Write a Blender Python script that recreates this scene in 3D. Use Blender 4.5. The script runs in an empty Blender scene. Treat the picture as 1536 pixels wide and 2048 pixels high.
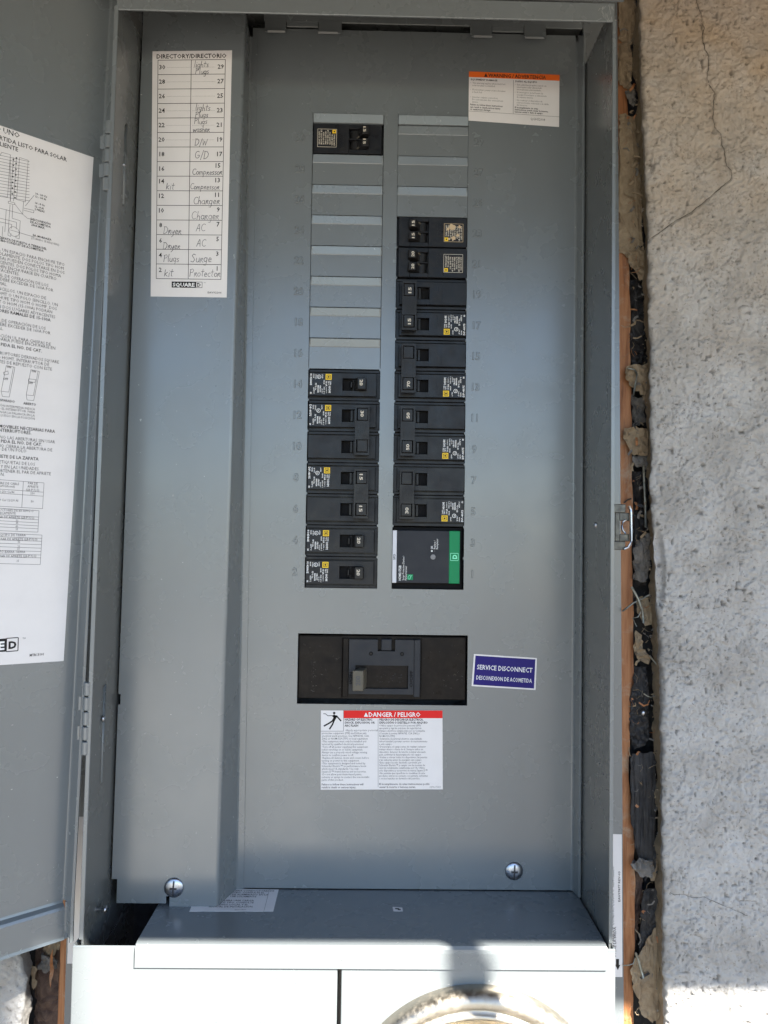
import bpy, bmesh, math, random
import numpy as np
from mathutils import Vector, Matrix
random.seed(7)
SC = bpy.context.scene
COL = SC.collection
S = 0.001           # everything below is written in millimetres
ZO = 1350.0         # height of the breaker rows above the ground, mm
# world axes: x to the right along the wall, -y out of the wall towards the viewer, z up

# ------------------------------------------------------------------ camera
cd = bpy.data.cameras.new('camera'); cam = bpy.data.objects.new('camera', cd); COL.objects.link(cam)
FW = Vector((0.01505528, 0.99925621, 0.03550173)); RT = Vector((0.99977323, -0.01557889, 0.01451849)); UP = Vector((-0.01506077, -0.0352751, 0.99926415))
M = Matrix((RT, UP, -FW)).transposed().to_4x4()
M.translation = Vector((-26.3426 * S, -621.505 * S, (39.915 + ZO) * S))
cam.matrix_world = M
cd.sensor_fit = 'VERTICAL'; cd.sensor_height = 24.0; cd.lens = 18.0
cd.clip_start = 0.02; cd.clip_end = 2000
SC.camera = cam
# ------------------------------------------------------------------ light
SUN = Vector((0.574, -0.819, 0.885)).normalized()      # towards the sun
W = bpy.data.worlds.new('World'); SC.world = W; W.use_nodes = True
wn = W.node_tree.nodes; wl = W.node_tree.links
sky = wn.new('ShaderNodeTexSky'); sky.sky_type = 'NISHITA'; sky.sun_disc = False
sky.sun_elevation = math.asin(SUN.z); sky.sun_rotation = math.atan2(SUN.x, SUN.y)
sky.air_density = 1.0; sky.dust_density = 0.3; sky.ozone_density = 3.0
wl.new(sky.outputs[0], wn['Background'].inputs[0]); wn['Background'].inputs[1].default_value = 0.062
ld = bpy.data.lights.new('sun', 'SUN'); ld.energy = 5.0; ld.angle = math.radians(0.53); ld.color = (1, 0.95, 0.86)
lo = bpy.data.objects.new('sun', ld); COL.objects.link(lo); lo.rotation_euler = (-SUN).to_track_quat('-Z', 'Y').to_euler()
SC.view_settings.view_transform = 'Standard'; SC.view_settings.look = 'None'; SC.view_settings.gamma = 1
SC.view_settings.exposure = 2.75

# ------------------------------------------------------------------ materials
def mat(name, base, rough=0.5, metal=0.0, spec=0.5):
    m = bpy.data.materials.new(name); m.use_nodes = True
    b = m.node_tree.nodes['Principled BSDF']
    b.inputs['Base Color'].default_value = (*base, 1); b.inputs['Roughness'].default_value = rough
    b.inputs['Metallic'].default_value = metal; b.inputs['Specular IOR Level'].default_value = spec
    return m, m.node_tree.nodes, m.node_tree.links, b
def coords(n):
    return n.new('ShaderNodeNewGeometry').outputs['Position']
def noise(n, l, co, scale, detail=3, rough=0.5, dist=0.0, stretch=None):
    if stretch:
        mp = n.new('ShaderNodeVectorMath'); mp.operation = 'MULTIPLY'; mp.inputs[1].default_value = stretch
        l.new(co, mp.inputs[0]); co = mp.outputs[0]
    t = n.new('ShaderNodeTexNoise'); t.inputs['Scale'].default_value = scale; t.inputs['Detail'].default_value = detail
    t.inputs['Roughness'].default_value = rough; t.inputs['Distortion'].default_value = dist
    l.new(co, t.inputs['Vector']); return t.outputs[0]
def ramp(n, l, f, stops):
    r = n.new('ShaderNodeValToRGB'); e = r.color_ramp.elements
    while len(e) < len(stops): e.new(0.5)
    for q, (p, c) in zip(e, stops):
        q.position = p; q.color = (*c, 1) if len(c) == 3 else c
    l.new(f, r.inputs[0]); return r.outputs[0]
def g(v): return (v, v, v)
def bump(n, l, b, f, dist, strength=1.0, prev=None):
    k = n.new('ShaderNodeBump'); k.inputs['Distance'].default_value = dist; k.inputs['Strength'].default_value = strength
    l.new(f, k.inputs['Height'])
    if prev: l.new(prev, k.inputs['Normal'])
    l.new(k.outputs[0], b.inputs['Normal']); return k.outputs[0]
def mixc(n, l, f, a, c, mode='MIX'):
    x = n.new('ShaderNodeMix'); x.data_type = 'RGBA'; x.blend_type = mode
    if isinstance(f, float): x.inputs[0].default_value = f
    else: l.new(f, x.inputs[0])
    for i, v in ((6, a), (7, c)):
        if isinstance(v, tuple): x.inputs[i].default_value = (*v, 1)
        else: l.new(v, x.inputs[i])
    return x.outputs[2]

def make_paint(name, base, r0=0.2, r1=0.34):
    m, n, l, b = mat(name, base, 0.26, 0, 0.85)
    co = coords(n)
    sm = noise(n, l, co, 22, 4, 0.6)
    l.new(ramp(n, l, sm, [(0.2, g(r0)), (0.85, g(r1))]), b.inputs['Roughness'])
    sp = ramp(n, l, noise(n, l, co, 420, 1, 0.4), [(0.79, g(0)), (0.82, g(0.4))])      # rare dust specks
    # faint streaks and wiped dust
    st = ramp(n, l, noise(n, l, co, 9, 5, 0.6, 0.0, (1.0, 1.0, 0.35)), [(0.3, g(0)), (0.95, g(1))])
    c1 = mixc(n, l, st, base, tuple(v * 1.1 + 0.012 for v in base))
    l.new(mixc(n, l, sp, c1, (0.62, 0.62, 0.6)), b.inputs['Base Color'])
    bump(n, l, b, noise(n, l, co, 9, 1), 0.0016, 0.14)
    return m
PAINT = make_paint('grey_enamel', (0.123, 0.137, 0.144))
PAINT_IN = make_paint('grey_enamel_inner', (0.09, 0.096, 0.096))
def make_plastic(name, base, rough=0.42, dust=0.25, spec=0.22):
    m, n, l, b = mat(name, base, rough, 0, spec)
    co = coords(n)
    d = ramp(n, l, noise(n, l, co, 160, 6, 0.7, 0.5), [(0.45, g(0)), (0.85, g(dust))])
    l.new(mixc(n, l, d, base, (0.13, 0.105, 0.08)), b.inputs['Base Color'])
    l.new(ramp(n, l, noise(n, l, co, 90, 4), [(0.3, g(rough - 0.1)), (0.75, g(rough + 0.15))]), b.inputs['Roughness'])
    return m
BLACK = make_plastic('black_moulded_plastic', (0.012, 0.0135, 0.017), 0.36, 0.12)
BLACK2 = make_plastic('black_handle_plastic', (0.015, 0.015, 0.016), 0.34, 0.08)
CHAR = make_plastic('charcoal_smooth_plastic', (0.02, 0.022, 0.028), 0.5, 0.04)
MAINB = make_plastic('brown_black_phenolic', (0.008, 0.0062, 0.0058), 0.36, 0.1, 0.12)
MAINP = make_plastic('dark_grey_plate_plastic', (0.024, 0.026, 0.031), 0.5, 0.05, 0.2)
TANH = make_plastic('tan_grey_handle_plastic', (0.1, 0.09, 0.07), 0.5, 0.3)
GREEN = mat('green_plastic_band', (0.004, 0.2, 0.075), 0.4, 0, 0.2)[0]
GREENL = mat('pale_green_print', (0.25, 0.75, 0.5), 0.5, 0, 0.2)[0]
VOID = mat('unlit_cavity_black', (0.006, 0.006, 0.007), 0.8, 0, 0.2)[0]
def make_paper(name, base):
    m, n, l, b = mat(name, base, 0.42, 0, 0.3)
    co = coords(n)
    f = ramp(n, l, noise(n, l, co, 60, 5, 0.6), [(0.4, g(0)), (0.8, g(0.35))])
    l.new(mixc(n, l, f, base, tuple(v * 0.86 for v in base)), b.inputs['Base Color'])
    bump(n, l, b, noise(n, l, co, 25, 3), 0.0004, 0.15)
    return m
WHITE = make_paper('white_vinyl_label', (0.66, 0.635, 0.63))
INK = mat('black_print', (0.014, 0.013, 0.014), 0.5, 0, 0.2)[0]
INK2 = mat('grey_fine_print', (0.07, 0.07, 0.075), 0.5, 0, 0.2)[0]
PEN = mat('ballpoint_ink', (0.075, 0.075, 0.09), 0.5, 0, 0.2)[0]
RED = mat('red_print', (0.62, 0.012, 0.012), 0.4, 0, 0.2)[0]
ORANGE = mat('orange_print', (0.72, 0.13, 0.02), 0.4, 0, 0.2)[0]
BLUE = mat('blue_print', (0.008, 0.003, 0.13), 0.35, 0, 0.2)[0]
PWHITE = mat('white_print', (0.72, 0.72, 0.72), 0.5, 0, 0.2)[0]
CWHITE = mat('cream_print', (0.55, 0.5, 0.42), 0.5, 0, 0.2)[0]
YELLOW = mat('yellow_print', (0.75, 0.5, 0.03), 0.45, 0, 0.2)[0]
TANL = mat('tan_worn_label', (0.5, 0.38, 0.24), 0.6, 0, 0.2)[0]
SPDW = mat('light_grey_plastic_strip', (0.55, 0.56, 0.6), 0.45, 0, 0.2)[0]
def make_steel(name, base, rough):
    m, n, l, b = mat(name, base, rough, 1.0)
    co = coords(n)
    l.new(ramp(n, l, noise(n, l, co, 300, 4), [(0.3, g(rough * 0.7)), (0.75, g(min(1, rough * 1.5)))]), b.inputs['Roughness'])
    bump(n, l, b, noise(n, l, co, 500, 3), 0.00008, 0.4)
    return m
ZINC = make_steel('zinc_plated_steel', (0.4, 0.42, 0.46), 0.3)
DSTEEL = make_steel('dull_dark_steel', (0.09, 0.088, 0.08), 0.42)
ALU = make_steel('aluminium_sealing_ring', (0.4, 0.36, 0.3), 0.42)
RUST = make_steel('weathered_wire', (0.32, 0.33, 0.3), 0.55)
def make_wood():
    m, n, l, b = mat('orange_brown_lumber', (0.3, 0.12, 0.04), 0.6)
    co = coords(n)
    gr = noise(n, l, co, 60, 6, 0.65, 1.5, (3.0, 3.0, 0.16))
    c = ramp(n, l, gr, [(0.25, (0.13, 0.045, 0.016)), (0.48, (0.31, 0.12, 0.042)), (0.62, (0.4, 0.18, 0.075)), (0.8, (0.2, 0.075, 0.028))])
    pl = ramp(n, l, noise(n, l, co, 30, 6, 0.75, 0.6), [(0.52, g(0)), (0.68, g(0.75))])
    l.new(mixc(n, l, pl, c, (0.4, 0.31, 0.22)), b.inputs['Base Color'])
    bump(n, l, b, gr, 0.0012, 0.6)
    return m
WOOD = make_wood()
def make_scrap(name, a, c, rough=0.8):
    m, n, l, b = mat(name, a, rough)
    co = coords(n)
    l.new(ramp(n, l, noise(n, l, co, 90, 7, 0.7, 0.8), [(0.3, a), (0.55, tuple((x + y) / 2 for x, y in zip(a, c))), (0.72, c)]), b.inputs['Base Color'])
    bump(n, l, b, noise(n, l, co, 260, 5, 0.7), 0.0008, 0.7)
    return m
TANPAPER = make_scrap('tan_kraft_paper', (0.2, 0.14, 0.085), (0.38, 0.3, 0.2))
FELT = make_scrap('black_roofing_felt', (0.012, 0.012, 0.014), (0.05, 0.048, 0.05), 0.65)
GREYWAD = make_scrap('grey_fibre', (0.09, 0.085, 0.08), (0.24, 0.22, 0.2), 0.9)
MAUVE = make_scrap('stained_sheathing', (0.05, 0.028, 0.026), (0.2, 0.13, 0.09))
def make_stucco():
    m, n, l, b = mat('sprayed_stucco', (0.4, 0.37, 0.34), 0.9, 0, 0.25)
    co = coords(n)
    a = noise(n, l, co, 26, 6, 0.6, 0.3)
    c = ramp(n, l, a, [(0.3, (0.30, 0.285, 0.265)), (0.5, (0.395, 0.38, 0.362)), (0.68, (0.45, 0.442, 0.435))])
    # tan staining, stronger high on the wall
    sep = n.new('ShaderNodeSeparateXYZ'); l.new(co, sep.inputs[0])
    mr = n.new('ShaderNodeMapRange'); mr.inputs[1].default_value = 1.5; mr.inputs[2].default_value = 1.88; l.new(sep.outputs[2], mr.inputs[0])
    ns = ramp(n, l, noise(n, l, co, 17, 5, 0.6, 0.8), [(0.3, g(0.25)), (0.7, g(1))])
    mu = n.new('ShaderNodeMath'); mu.operation = 'MULTIPLY'; l.new(mr.outputs[0], mu.inputs[0]); l.new(ns, mu.inputs[1])
    c = mixc(n, l, mu.outputs[0], c, (0.42, 0.3, 0.18))
    pit = noise(n, l, co, 420, 3, 0.6)
    c = mixc(n, l, ramp(n, l, pit, [(0.28, g(0.7)), (0.38, g(0))]), c, (0.12, 0.1, 0.08))
    at_ = n.new('ShaderNodeAttribute'); at_.attribute_name = 'shade_and_dirt'
    c = mixc(n, l, at_.outputs['Fac'], c, (0.09, 0.075, 0.06))  # crevices and pits darkened: painted shade mixed with weathering dirt
    l.new(c, b.inputs['Base Color'])
    p = bump(n, l, b, noise(n, l, co, 1100, 4, 0.7), 0.0009, 0.8)
    bump(n, l, b, noise(n, l, co, 330, 5, 0.65, 0.4), 0.0022, 0.75, p)
    return m
STUCCO = make_stucco()
MORTAR = make_scrap('bare_mortar', (0.22, 0.17, 0.11), (0.36, 0.29, 0.2), 0.95)
CONC = make_scrap('dry_earth', (0.075, 0.062, 0.048), (0.12, 0.1, 0.08), 0.9)
PALESLAB = make_scrap('pale_slab_concrete', (0.31, 0.29, 0.25), (0.38, 0.36, 0.32), 0.9)
SOFFIT = make_scrap('brown_soffit_boards', (0.1, 0.075, 0.05), (0.15, 0.11, 0.075), 0.8)
mg, n_, l_, b_ = mat('meter_glass', (1, 1, 1), 0.02); b_.inputs['Transmission Weight'].default_value = 1.0; b_.inputs['IOR'].default_value = 1.45
GLASS = mg
CRACKDARK = mat('crack_shade_and_dirt', (0.035, 0.028, 0.022), 0.95, 0, 0.1)[0]  # ribbon colour painting the shade and dirt inside the cracks
CREAM = mat('cream_meter_face', (0.26, 0.2, 0.11), 0.5)[0]

SCR = mat('pale_scratch', (0.42, 0.43, 0.42), 0.7)[0]
SCR2 = mat('faint_scuff', (0.12, 0.11, 0.1), 0.7)[0]
SLOT = mat('screw_slot_shade', (0.02, 0.02, 0.025), 0.6)[0]
# ------------------------------------------------------------------ mesh helpers (mm)
_tc = {}
def text2d(body, size, bold=0.0, align='LEFT', res=2, line=1.0, extrude=0.0, bev=0.0):
    key = (body, size, bold, align, res, line, extrude, bev)
    if key in _tc: return _tc[key]
    c = bpy.data.curves.new('t', 'FONT'); c.body = body; c.size = size; c.offset = bold; c.align_x = align
    c.resolution_u = res; c.space_line = line; c.extrude = extrude; c.bevel_depth = bev; c.bevel_resolution = 0
    o = bpy.data.objects.new('t', c); COL.objects.link(o)
    dg = bpy.context.evaluated_depsgraph_get(); dg.update()
    me = bpy.data.meshes.new_from_object(o.evaluated_get(dg))
    v = np.zeros(len(me.vertices) * 3); me.vertices.foreach_get('co', v); v = v.reshape(-1, 3)
    f = [tuple(p.vertices) for p in me.polygons]
    bpy.data.objects.remove(o); bpy.data.curves.remove(c); bpy.data.meshes.remove(me)
    _tc[key] = (v, f); return v, f

class MB:
    def __init__(s): s.v = []; s.f = []; s.m = []; s.mats = []
    def mi(s, m):
        if m not in s.mats: s.mats.append(m)
        return s.mats.index(m)
    def add(s, vs, fs, m):
        k = len(s.v); i = s.mi(m); s.v += [tuple(p) for p in vs]
        for f in fs: s.f.append(tuple(k + a for a in f)); s.m.append(i)
        return s
    def poly(s, pts, m): return s.add(pts, [tuple(range(len(pts)))], m)
    def hexa(s, p, m):      # 8 points: bottom ring 0-3, top ring 4-7
        return s.add(p, [(0, 3, 2, 1), (4, 5, 6, 7), (0, 1, 5, 4), (1, 2, 6, 5), (2, 3, 7, 6), (3, 0, 4, 7)], m)
    def box(s, x0, x1, y0, y1, z0, z1, m):
        return s.hexa([(x0, y0, z0), (x1, y0, z0), (x1, y1, z0), (x0, y1, z0), (x0, y0, z1), (x1, y0, z1), (x1, y1, z1), (x0, y1, z1)], m)
    def slab(s, x0b, x1b, x0t, x1t, y0, y1, z0, z1, m):   # box whose sides lean
        return s.hexa([(x0b, y0, z0), (x1b, y0, z0), (x1b, y1, z0), (x0b, y1, z0), (x0t, y0, z1), (x1t, y0, z1), (x1t, y1, z1), (x0t, y1, z1)], m)
    def extrude(s, ring, vec, m, cap=True):
        n = len(ring); k = len(s.v); i = s.mi(m)
        s.v += [tuple(p) for p in ring] + [tuple(a + b for a, b in zip(p, vec)) for p in ring]
        for a in range(n):
            b = (a + 1) % n; s.f.append((k + a, k + b, k + n + b, k + n + a)); s.m.append(i)
        if cap:
            s.f.append(tuple(k + a for a in reversed(range(n)))); s.f.append(tuple(k + n + a for a in range(n))); s.m += [i, i]
        return s
    def tube(s, pts, r, m, n=8):
        pts = [Vector(p) for p in pts]; k = len(s.v); i = s.mi(m)
        for j, p in enumerate(pts):
            d = (pts[min(j + 1, len(pts) - 1)] - pts[max(j - 1, 0)]).normalized()
            a = d.orthogonal().normalized() if abs(d.z) > 0.99 else d.cross(Vector((0, 0, 1))).normalized(); b = d.cross(a)
            for q in range(n):
                t = 2 * math.pi * q / n; s.v.append(tuple(p + (a * math.cos(t) + b * math.sin(t)) * r))
        for j in range(len(pts) - 1):
            for q in range(n):
                w = (q + 1) % n; s.f.append((k + j * n + q, k + j * n + w, k + (j + 1) * n + w, k + (j + 1) * n + q)); s.m.append(i)
        s.f.append(tuple(k + q for q in range(n))); s.f.append(tuple(k + (len(pts) - 1) * n + q for q in reversed(range(n)))); s.m += [i, i]
        return s
    def lathe(s, c, prof, m, axis=(0, -1, 0), n=32, cap=True):   # prof: (radius, height along axis)
        ax = Vector(axis).normalized(); a = ax.orthogonal().normalized(); b = ax.cross(a); c = Vector(c); k = len(s.v); i = s.mi(m)
        for r, h in prof:
            for q in range(n):
                t = 2 * math.pi * q / n; s.v.append(tuple(c + ax * h + (a * math.cos(t) + b * math.sin(t)) * r))
        for j in range(len(prof) - 1):
            for q in range(n):
                w = (q + 1) % n; s.f.append((k + j * n + q, k + j * n + w, k + (j + 1) * n + w, k + (j + 1) * n + q)); s.m.append(i)
        if cap: s.f.append(tuple(k + (len(prof) - 1) * n + q for q in range(n))); s.m.append(i)
        return s
    def build(s, name, parent=None, org=(0, 0, 0), bevel=0.0, smooth=False, kind=None, label=None, seg=1):
        me = bpy.data.meshes.new(name)
        v = (np.array(s.v, dtype=float) - np.array(org, dtype=float)) * S
        me.from_pydata(v.tolist(), [], s.f)
        for m in s.mats: me.materials.append(m)
        me.polygons.foreach_set('material_index', s.m)
        if smooth:
            me.polygons.foreach_set('use_smooth', [True] * len(s.f))
        me.update()
        o = bpy.data.objects.new(name, me); COL.objects.link(o)
        if parent is not None: o.parent = parent
        else: o.location = (org[0] * S, org[1] * S, (org[2] + ZO) * S)
        if bevel:
            b = o.modifiers.new('edge', 'BEVEL'); b.width = bevel * S; b.segments = seg; b.limit_method = 'ANGLE'; b.angle_limit = math.radians(35)
        if kind: o['kind'] = kind
        if label: o['label'] = label
        return o
def thing(name, label, cat, org=(0, 0, 0), rot=(0, 0, 0), group=None):
    o = bpy.data.objects.new(name, None); COL.objects.link(o); o.empty_display_size = 0.02
    o.location = (org[0] * S, org[1] * S, (org[2] + ZO) * S); o.rotation_euler = rot
    o['label'] = label; o['category'] = cat
    if group: o['group'] = group
    return o
def tag(o, label, cat, group=None):
    o['label'] = label; o['category'] = cat
    if group: o['group'] = group
    return o
class Sheet:        # a flat printed sheet given by its four corners; a runs right, b runs down, mm
    def __init__(s, tl, tr, bl, br, w, h, nrm=(0, -1, 0)):
        s.c = [Vector(p) for p in (tl, tr, bl, br)]; s.w = w; s.h = h; s.n = Vector(nrm); s.mb = MB()
    def at(s, a, b, k=0.0):
        u, v = a / s.w, b / s.h; tl, tr, bl, br = s.c
        return tl * (1 - u) * (1 - v) + tr * u * (1 - v) + bl * (1 - u) * v + br * u * v + s.n * k
    def paper(s, m=WHITE, t=0.15):
        r = [s.at(0, s.h), s.at(s.w, s.h), s.at(s.w, 0), s.at(0, 0)]
        s.mb.extrude(r, tuple(s.n * t), m); s.t = t; return s
    def rect(s, a0, b0, a1, b1, m, k=0.03):
        s.mb.poly([s.at(a0, b1, s.t + k), s.at(a1, b1, s.t + k), s.at(a1, b0, s.t + k), s.at(a0, b0, s.t + k)], m)
    def line(s, pts, w, m, k=0.05):
        for (a0, b0), (a1, b1) in zip(pts[:-1], pts[1:]):
            d = Vector((a1 - a0, b1 - b0)); L = d.length
            if L < 1e-6: continue
            d /= L; q = Vector((-d.y, d.x)) * w / 2; e = d * w * 0.3
            s.mb.poly([s.at(a0 + q.x - e.x, b0 + q.y - e.y, s.t + k), s.at(a1 + q.x + e.x, b1 + q.y + e.y, s.t + k), s.at(a1 - q.x + e.x, b1 - q.y + e.y, s.t + k), s.at(a0 - q.x - e.x, b0 - q.y - e.y, s.t + k)], m)
    def text(s, a, b, body, size, m=INK, bold=0.0, align='LEFT', fit=None, line=1.0, rot=0, k=0.05, xs=1.0, res=1):
        v, f = text2d(body, size, bold, align, res, line)
        if not len(v): return
        x, y = v[:, 0] * xs, v[:, 1]
        if fit:
            x0, x1 = x.min(), x.max(); q = fit / (x1 - x0)
            x = (x - x0) * q if align == 'LEFT' else ((x - x1) * q if align == 'RIGHT' else x * q)
        ct, st = math.cos(rot), math.sin(rot)
        s.mb.add([s.at(a + p * ct + q * st, b + p * st - q * ct, s.t + k) for p, q in zip(x, y)], f, m)
# ------------------------------------------------------------------ pen strokes for the handwriting
def arc(cx, cy, rx, ry, a0, a1, n=8): return [(cx + rx * math.cos(math.radians(a0 + (a1 - a0) * i / n)), cy + ry * math.sin(math.radians(a0 + (a1 - a0) * i / n))) for i in range(n + 1)]
GL = {
 'l': (0.25, [[(0.12, 1.0), (0.08, 0.3), (0.14, 0.0)]]),
 'i': (0.22, [[(0.1, 0.5), (0.08, 0.0)], [(0.11, 0.72), (0.12, 0.75)]]),
 'g': (0.5, [arc(0.22, 0.27, 0.17, 0.22, 60, 400), [(0.39, 0.48), (0.36, -0.1), (0.28, -0.33), (0.08, -0.3)]]),
 'h': (0.45, [[(0.1, 0.95), (0.06, 0.0)], arc(0.21, 0.22, 0.14, 0.22, 170, 10) + [(0.36, 0.0)]]),
 't': (0.4, [[(0.2, 0.85), (0.17, 0.1), (0.28, 0.0)], [(0.02, 0.55), (0.38, 0.58)]]),
 's': (0.36, [[(0.3, 0.46), (0.12, 0.44), (0.08, 0.3), (0.27, 0.2), (0.25, 0.03), (0.04, 0.03)]]),
 'P': (0.55, [[(0.1, 0.85), (0.06, 0.0)], [(0.0, 0.82), (0.3, 0.92), (0.45, 0.75), (0.36, 0.52), (0.08, 0.46)]]),
 'u': (0.45, [[(0.06, 0.45), (0.06, 0.1), (0.18, 0.0), (0.34, 0.1), (0.36, 0.46)], [(0.36, 0.3), (0.38, 0.0)]]),
 'w': (0.6, [[(0.04, 0.45), (0.12, 0.02), (0.27, 0.38), (0.38, 0.02), (0.53, 0.48)]]),
 'a': (0.48, [arc(0.22, 0.22, 0.17, 0.22, 50, 390), [(0.38, 0.42), (0.38, 0.05), (0.46, 0.0)]]),
 'o': (0.45, [arc(0.22, 0.23, 0.17, 0.22, 90, 450)]),
 'e': (0.42, [[(0.06, 0.22), (0.34, 0.26), (0.3, 0.42), (0.15, 0.46), (0.06, 0.25), (0.12, 0.03), (0.36, 0.05)]]),
 'r': (0.42, [[(0.08, 0.46), (0.06, 0.0)], [(0.06, 0.28), (0.22, 0.48), (0.32, 0.4), (0.16, 0.24), (0.38, 0.0)]]),
 'D': (0.6, [[(0.08, 0.85), (0.05, 0.0)], [(0.0, 0.86), (0.3, 0.85), (0.5, 0.6), (0.46, 0.25), (0.25, 0.03), (0.02, 0.0)]]),
 '/': (0.4, [[(0.32, 0.95), (0.08, -0.15)]]),
 'W': (0.7, [[(0.04, 0.75), (0.14, 0.02), (0.3, 0.6), (0.44, 0.02), (0.64, 0.85)]]),
 'G': (0.62, [arc(0.3, 0.45, 0.25, 0.4, 50, 330, 10) + [(0.5, 0.4), (0.3, 0.38)]]),
 'C': (0.6, [arc(0.34, 0.45, 0.28, 0.42, 50, 310, 10)]),
 'm': (0.62, [[(0.06, 0.45), (0.05, 0.0)], arc(0.16, 0.28, 0.1, 0.17, 170, 0, 5) + [(0.27, 0.0)], arc(0.38, 0.28, 0.1, 0.17, 170, 0, 5) + [(0.5, 0.0)]]),
 'n': (0.45, [[(0.06, 0.45), (0.05, 0.0)], arc(0.19, 0.26, 0.13, 0.18, 170, 0, 5) + [(0.34, 0.0)]]),
 'p': (0.48, [[(0.08, 0.5), (0.04, -0.38)], arc(0.22, 0.25, 0.16, 0.2, 150, -170, 8)]),
 'c': (0.4, [arc(0.23, 0.23, 0.17, 0.22, 50, 310, 8)]),
 'A': (0.62, [[(0.02, 0.0), (0.28, 0.85), (0.36, 0.8), (0.46, 0.0)], [(0.1, 0.32), (0.44, 0.34)]]),
 'S': (0.55, [[(0.46, 0.78), (0.25, 0.88), (0.1, 0.7), (0.3, 0.48), (0.42, 0.25), (0.28, 0.02), (0.02, 0.1)]]),
 'y': (0.45, [[(0.05, 0.45), (0.1, 0.15), (0.22, 0.12), (0.36, 0.45)], [(0.38, 0.48), (0.3, -0.1), (0.1, -0.35)]]),
 'K': (0.5, [[(0.1, 0.8), (0.06, 0.0)], [(0.4, 0.5), (0.1, 0.25), (0.42, 0.0)]]),
 ' ': (0.3, [])}
def write(sh, a, b, word, size, slant=0.0, w=0.38):
    rnd = random.Random(word + str(a)); x = a
    for ch in word:
        wd, st = GL[ch]; dy = rnd.uniform(-0.04, 0.04) * size
        for pl in st:
            pw = w * rnd.uniform(0.8, 1.25)
            sh.line([(x + (p + 0.12 * q) * size, b - q * size + dy + slant * (x - a)) for p, q in pl], pw, PEN)
        x += wd * size * rnd.uniform(0.92, 1.05)
# ------------------------------------------------------------------ setting: ground, roof edge, walls
def lerp(a, b, t): return a + (b - a) * t
def interp(tab, z):
    t = sorted(tab); return float(np.interp(z, [p[0] for p in t], [p[1] for p in t]))
gm = MB(); gm.poly([(-60000, -60000, -ZO), (60000, -60000, -ZO), (60000, 400, -ZO), (-60000, 400, -ZO)], CONC)
gm.build('ground', kind='structure')

rt = thing('roof_eave', 'brown boarded roof eave overhanging the wall above the panel', 'roof', (0, -300, 700))
rb = MB(); rb.hexa([(-2500, -745, 479), (2500, -745, 479), (2500, -15, 712), (-2500, -15, 712), (-2500, -745, 497), (2500, -745, 497), (2500, -15, 730), (-2500, -15, 730)], SOFFIT)
rb.build('soffit', rt, (0, -300, 700))
rb = MB(); rb.box(-2500, 2500, -765, -745, 501, 620, SOFFIT); rb.build('fascia', rt, (0, -300, 700))
# added unseen blocker, outlined so its shadow falls on the cover above the meter
sh_pts = [(29.0, -225), (29.2, -250), (30.7, -268), (36, -281), (48, -285), (58, -279), (60.5, -266), (59.5, -255), (53, -243), (49.5, -225)]
sh_pts = [(x, z if z > -266 else z - 16) for x, z in sh_pts]
tt = (750 - 84) / 0.819
ring = [(x + 0.574 * tt, -750, z + 0.885 * tt) for x, z in sh_pts]
rb = MB(); rb.extrude(ring, (0, 3, 0), ZINC); rb.build('shadow_blocker', rt, (0, -300, 700))

pm = MB(); pm.box(-2600, 20, -16000, -2300, -ZO, -ZO + 30, PALESLAB)  # unseen slab added for the bright reflection in the grey paint
pm.build('added_slab', kind='structure')

wp = MB().lathe((1702, -3000, -ZO), [(105, 0), (92, 3200), (88, 5200)], WOOD, axis=(0, 0, 1), n=24).build('shade_pole', org=(1702, -3000, -ZO), smooth=True)  # unseen pole added to shade the door foot and left stucco
tag(wp, 'tall round pole added out of view to shade the door and left stucco', 'pole')

# value noise on a grid, numpy only
def vnoise(x, z, sc, seed):
    r = np.random.RandomState(seed); G = r.rand(256, 256)
    u, v = x / sc + 40.3, z / sc + 91.7
    iu, iv = np.floor(u).astype(int), np.floor(v).astype(int); fu, fv = u - iu, v - iv
    fu = fu * fu * (3 - 2 * fu); fv = fv * fv * (3 - 2 * fv)
    a = G[iu % 256, iv % 256]; b = G[(iu + 1) % 256, iv % 256]; c = G[iu % 256, (iv + 1) % 256]; d = G[(iu + 1) % 256, (iv + 1) % 256]
    return (a * (1 - fu) + b * fu) * (1 - fv) + (c * (1 - fu) + d * fu) * fv
def sstep(e0, e1, v): t = np.clip((v - e0) / (e1 - e0), 0, 1); return t * t * (3 - 2 * t)
def stucco_h(x, z):
    wx = x + 5 * (vnoise(x, z, 9, 21) - 0.5); wz = z + 5 * (vnoise(x, z, 9, 22) - 0.5)
    big = vnoise(wx, wz, 30, 1)
    n1 = vnoise(wx, wz, 8.5, 2) * 0.45 + vnoise(wx, wz, 3.1, 3) * 0.4 + vnoise(wx, wz, 1.4, 13) * 0.15
    h = big * 1.6 + sstep(0.46, 0.54, n1) * (0.3 + 0.9 * vnoise(x, z, 22, 8)) 
    n2 = vnoise(wx, wz, 2.6, 4); h = h + sstep(0.5, 0.66, n2) * 0.75
    wid = 0.008 + 0.012 * vnoise(x, z, 16, 9)
    gr = np.exp(-((n1 - 0.5) / wid) ** 2) * sstep(0.35, 0.65, vnoise(x, z, 13, 10))
    h = h - gr * 0.9
    h = h + vnoise(x, z, 1.6, 5) * 0.7
    pit = vnoise(x, z, 3.0, 6); h = h - sstep(0.87, 0.95, pit) * 1.8
    return h, gr
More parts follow.
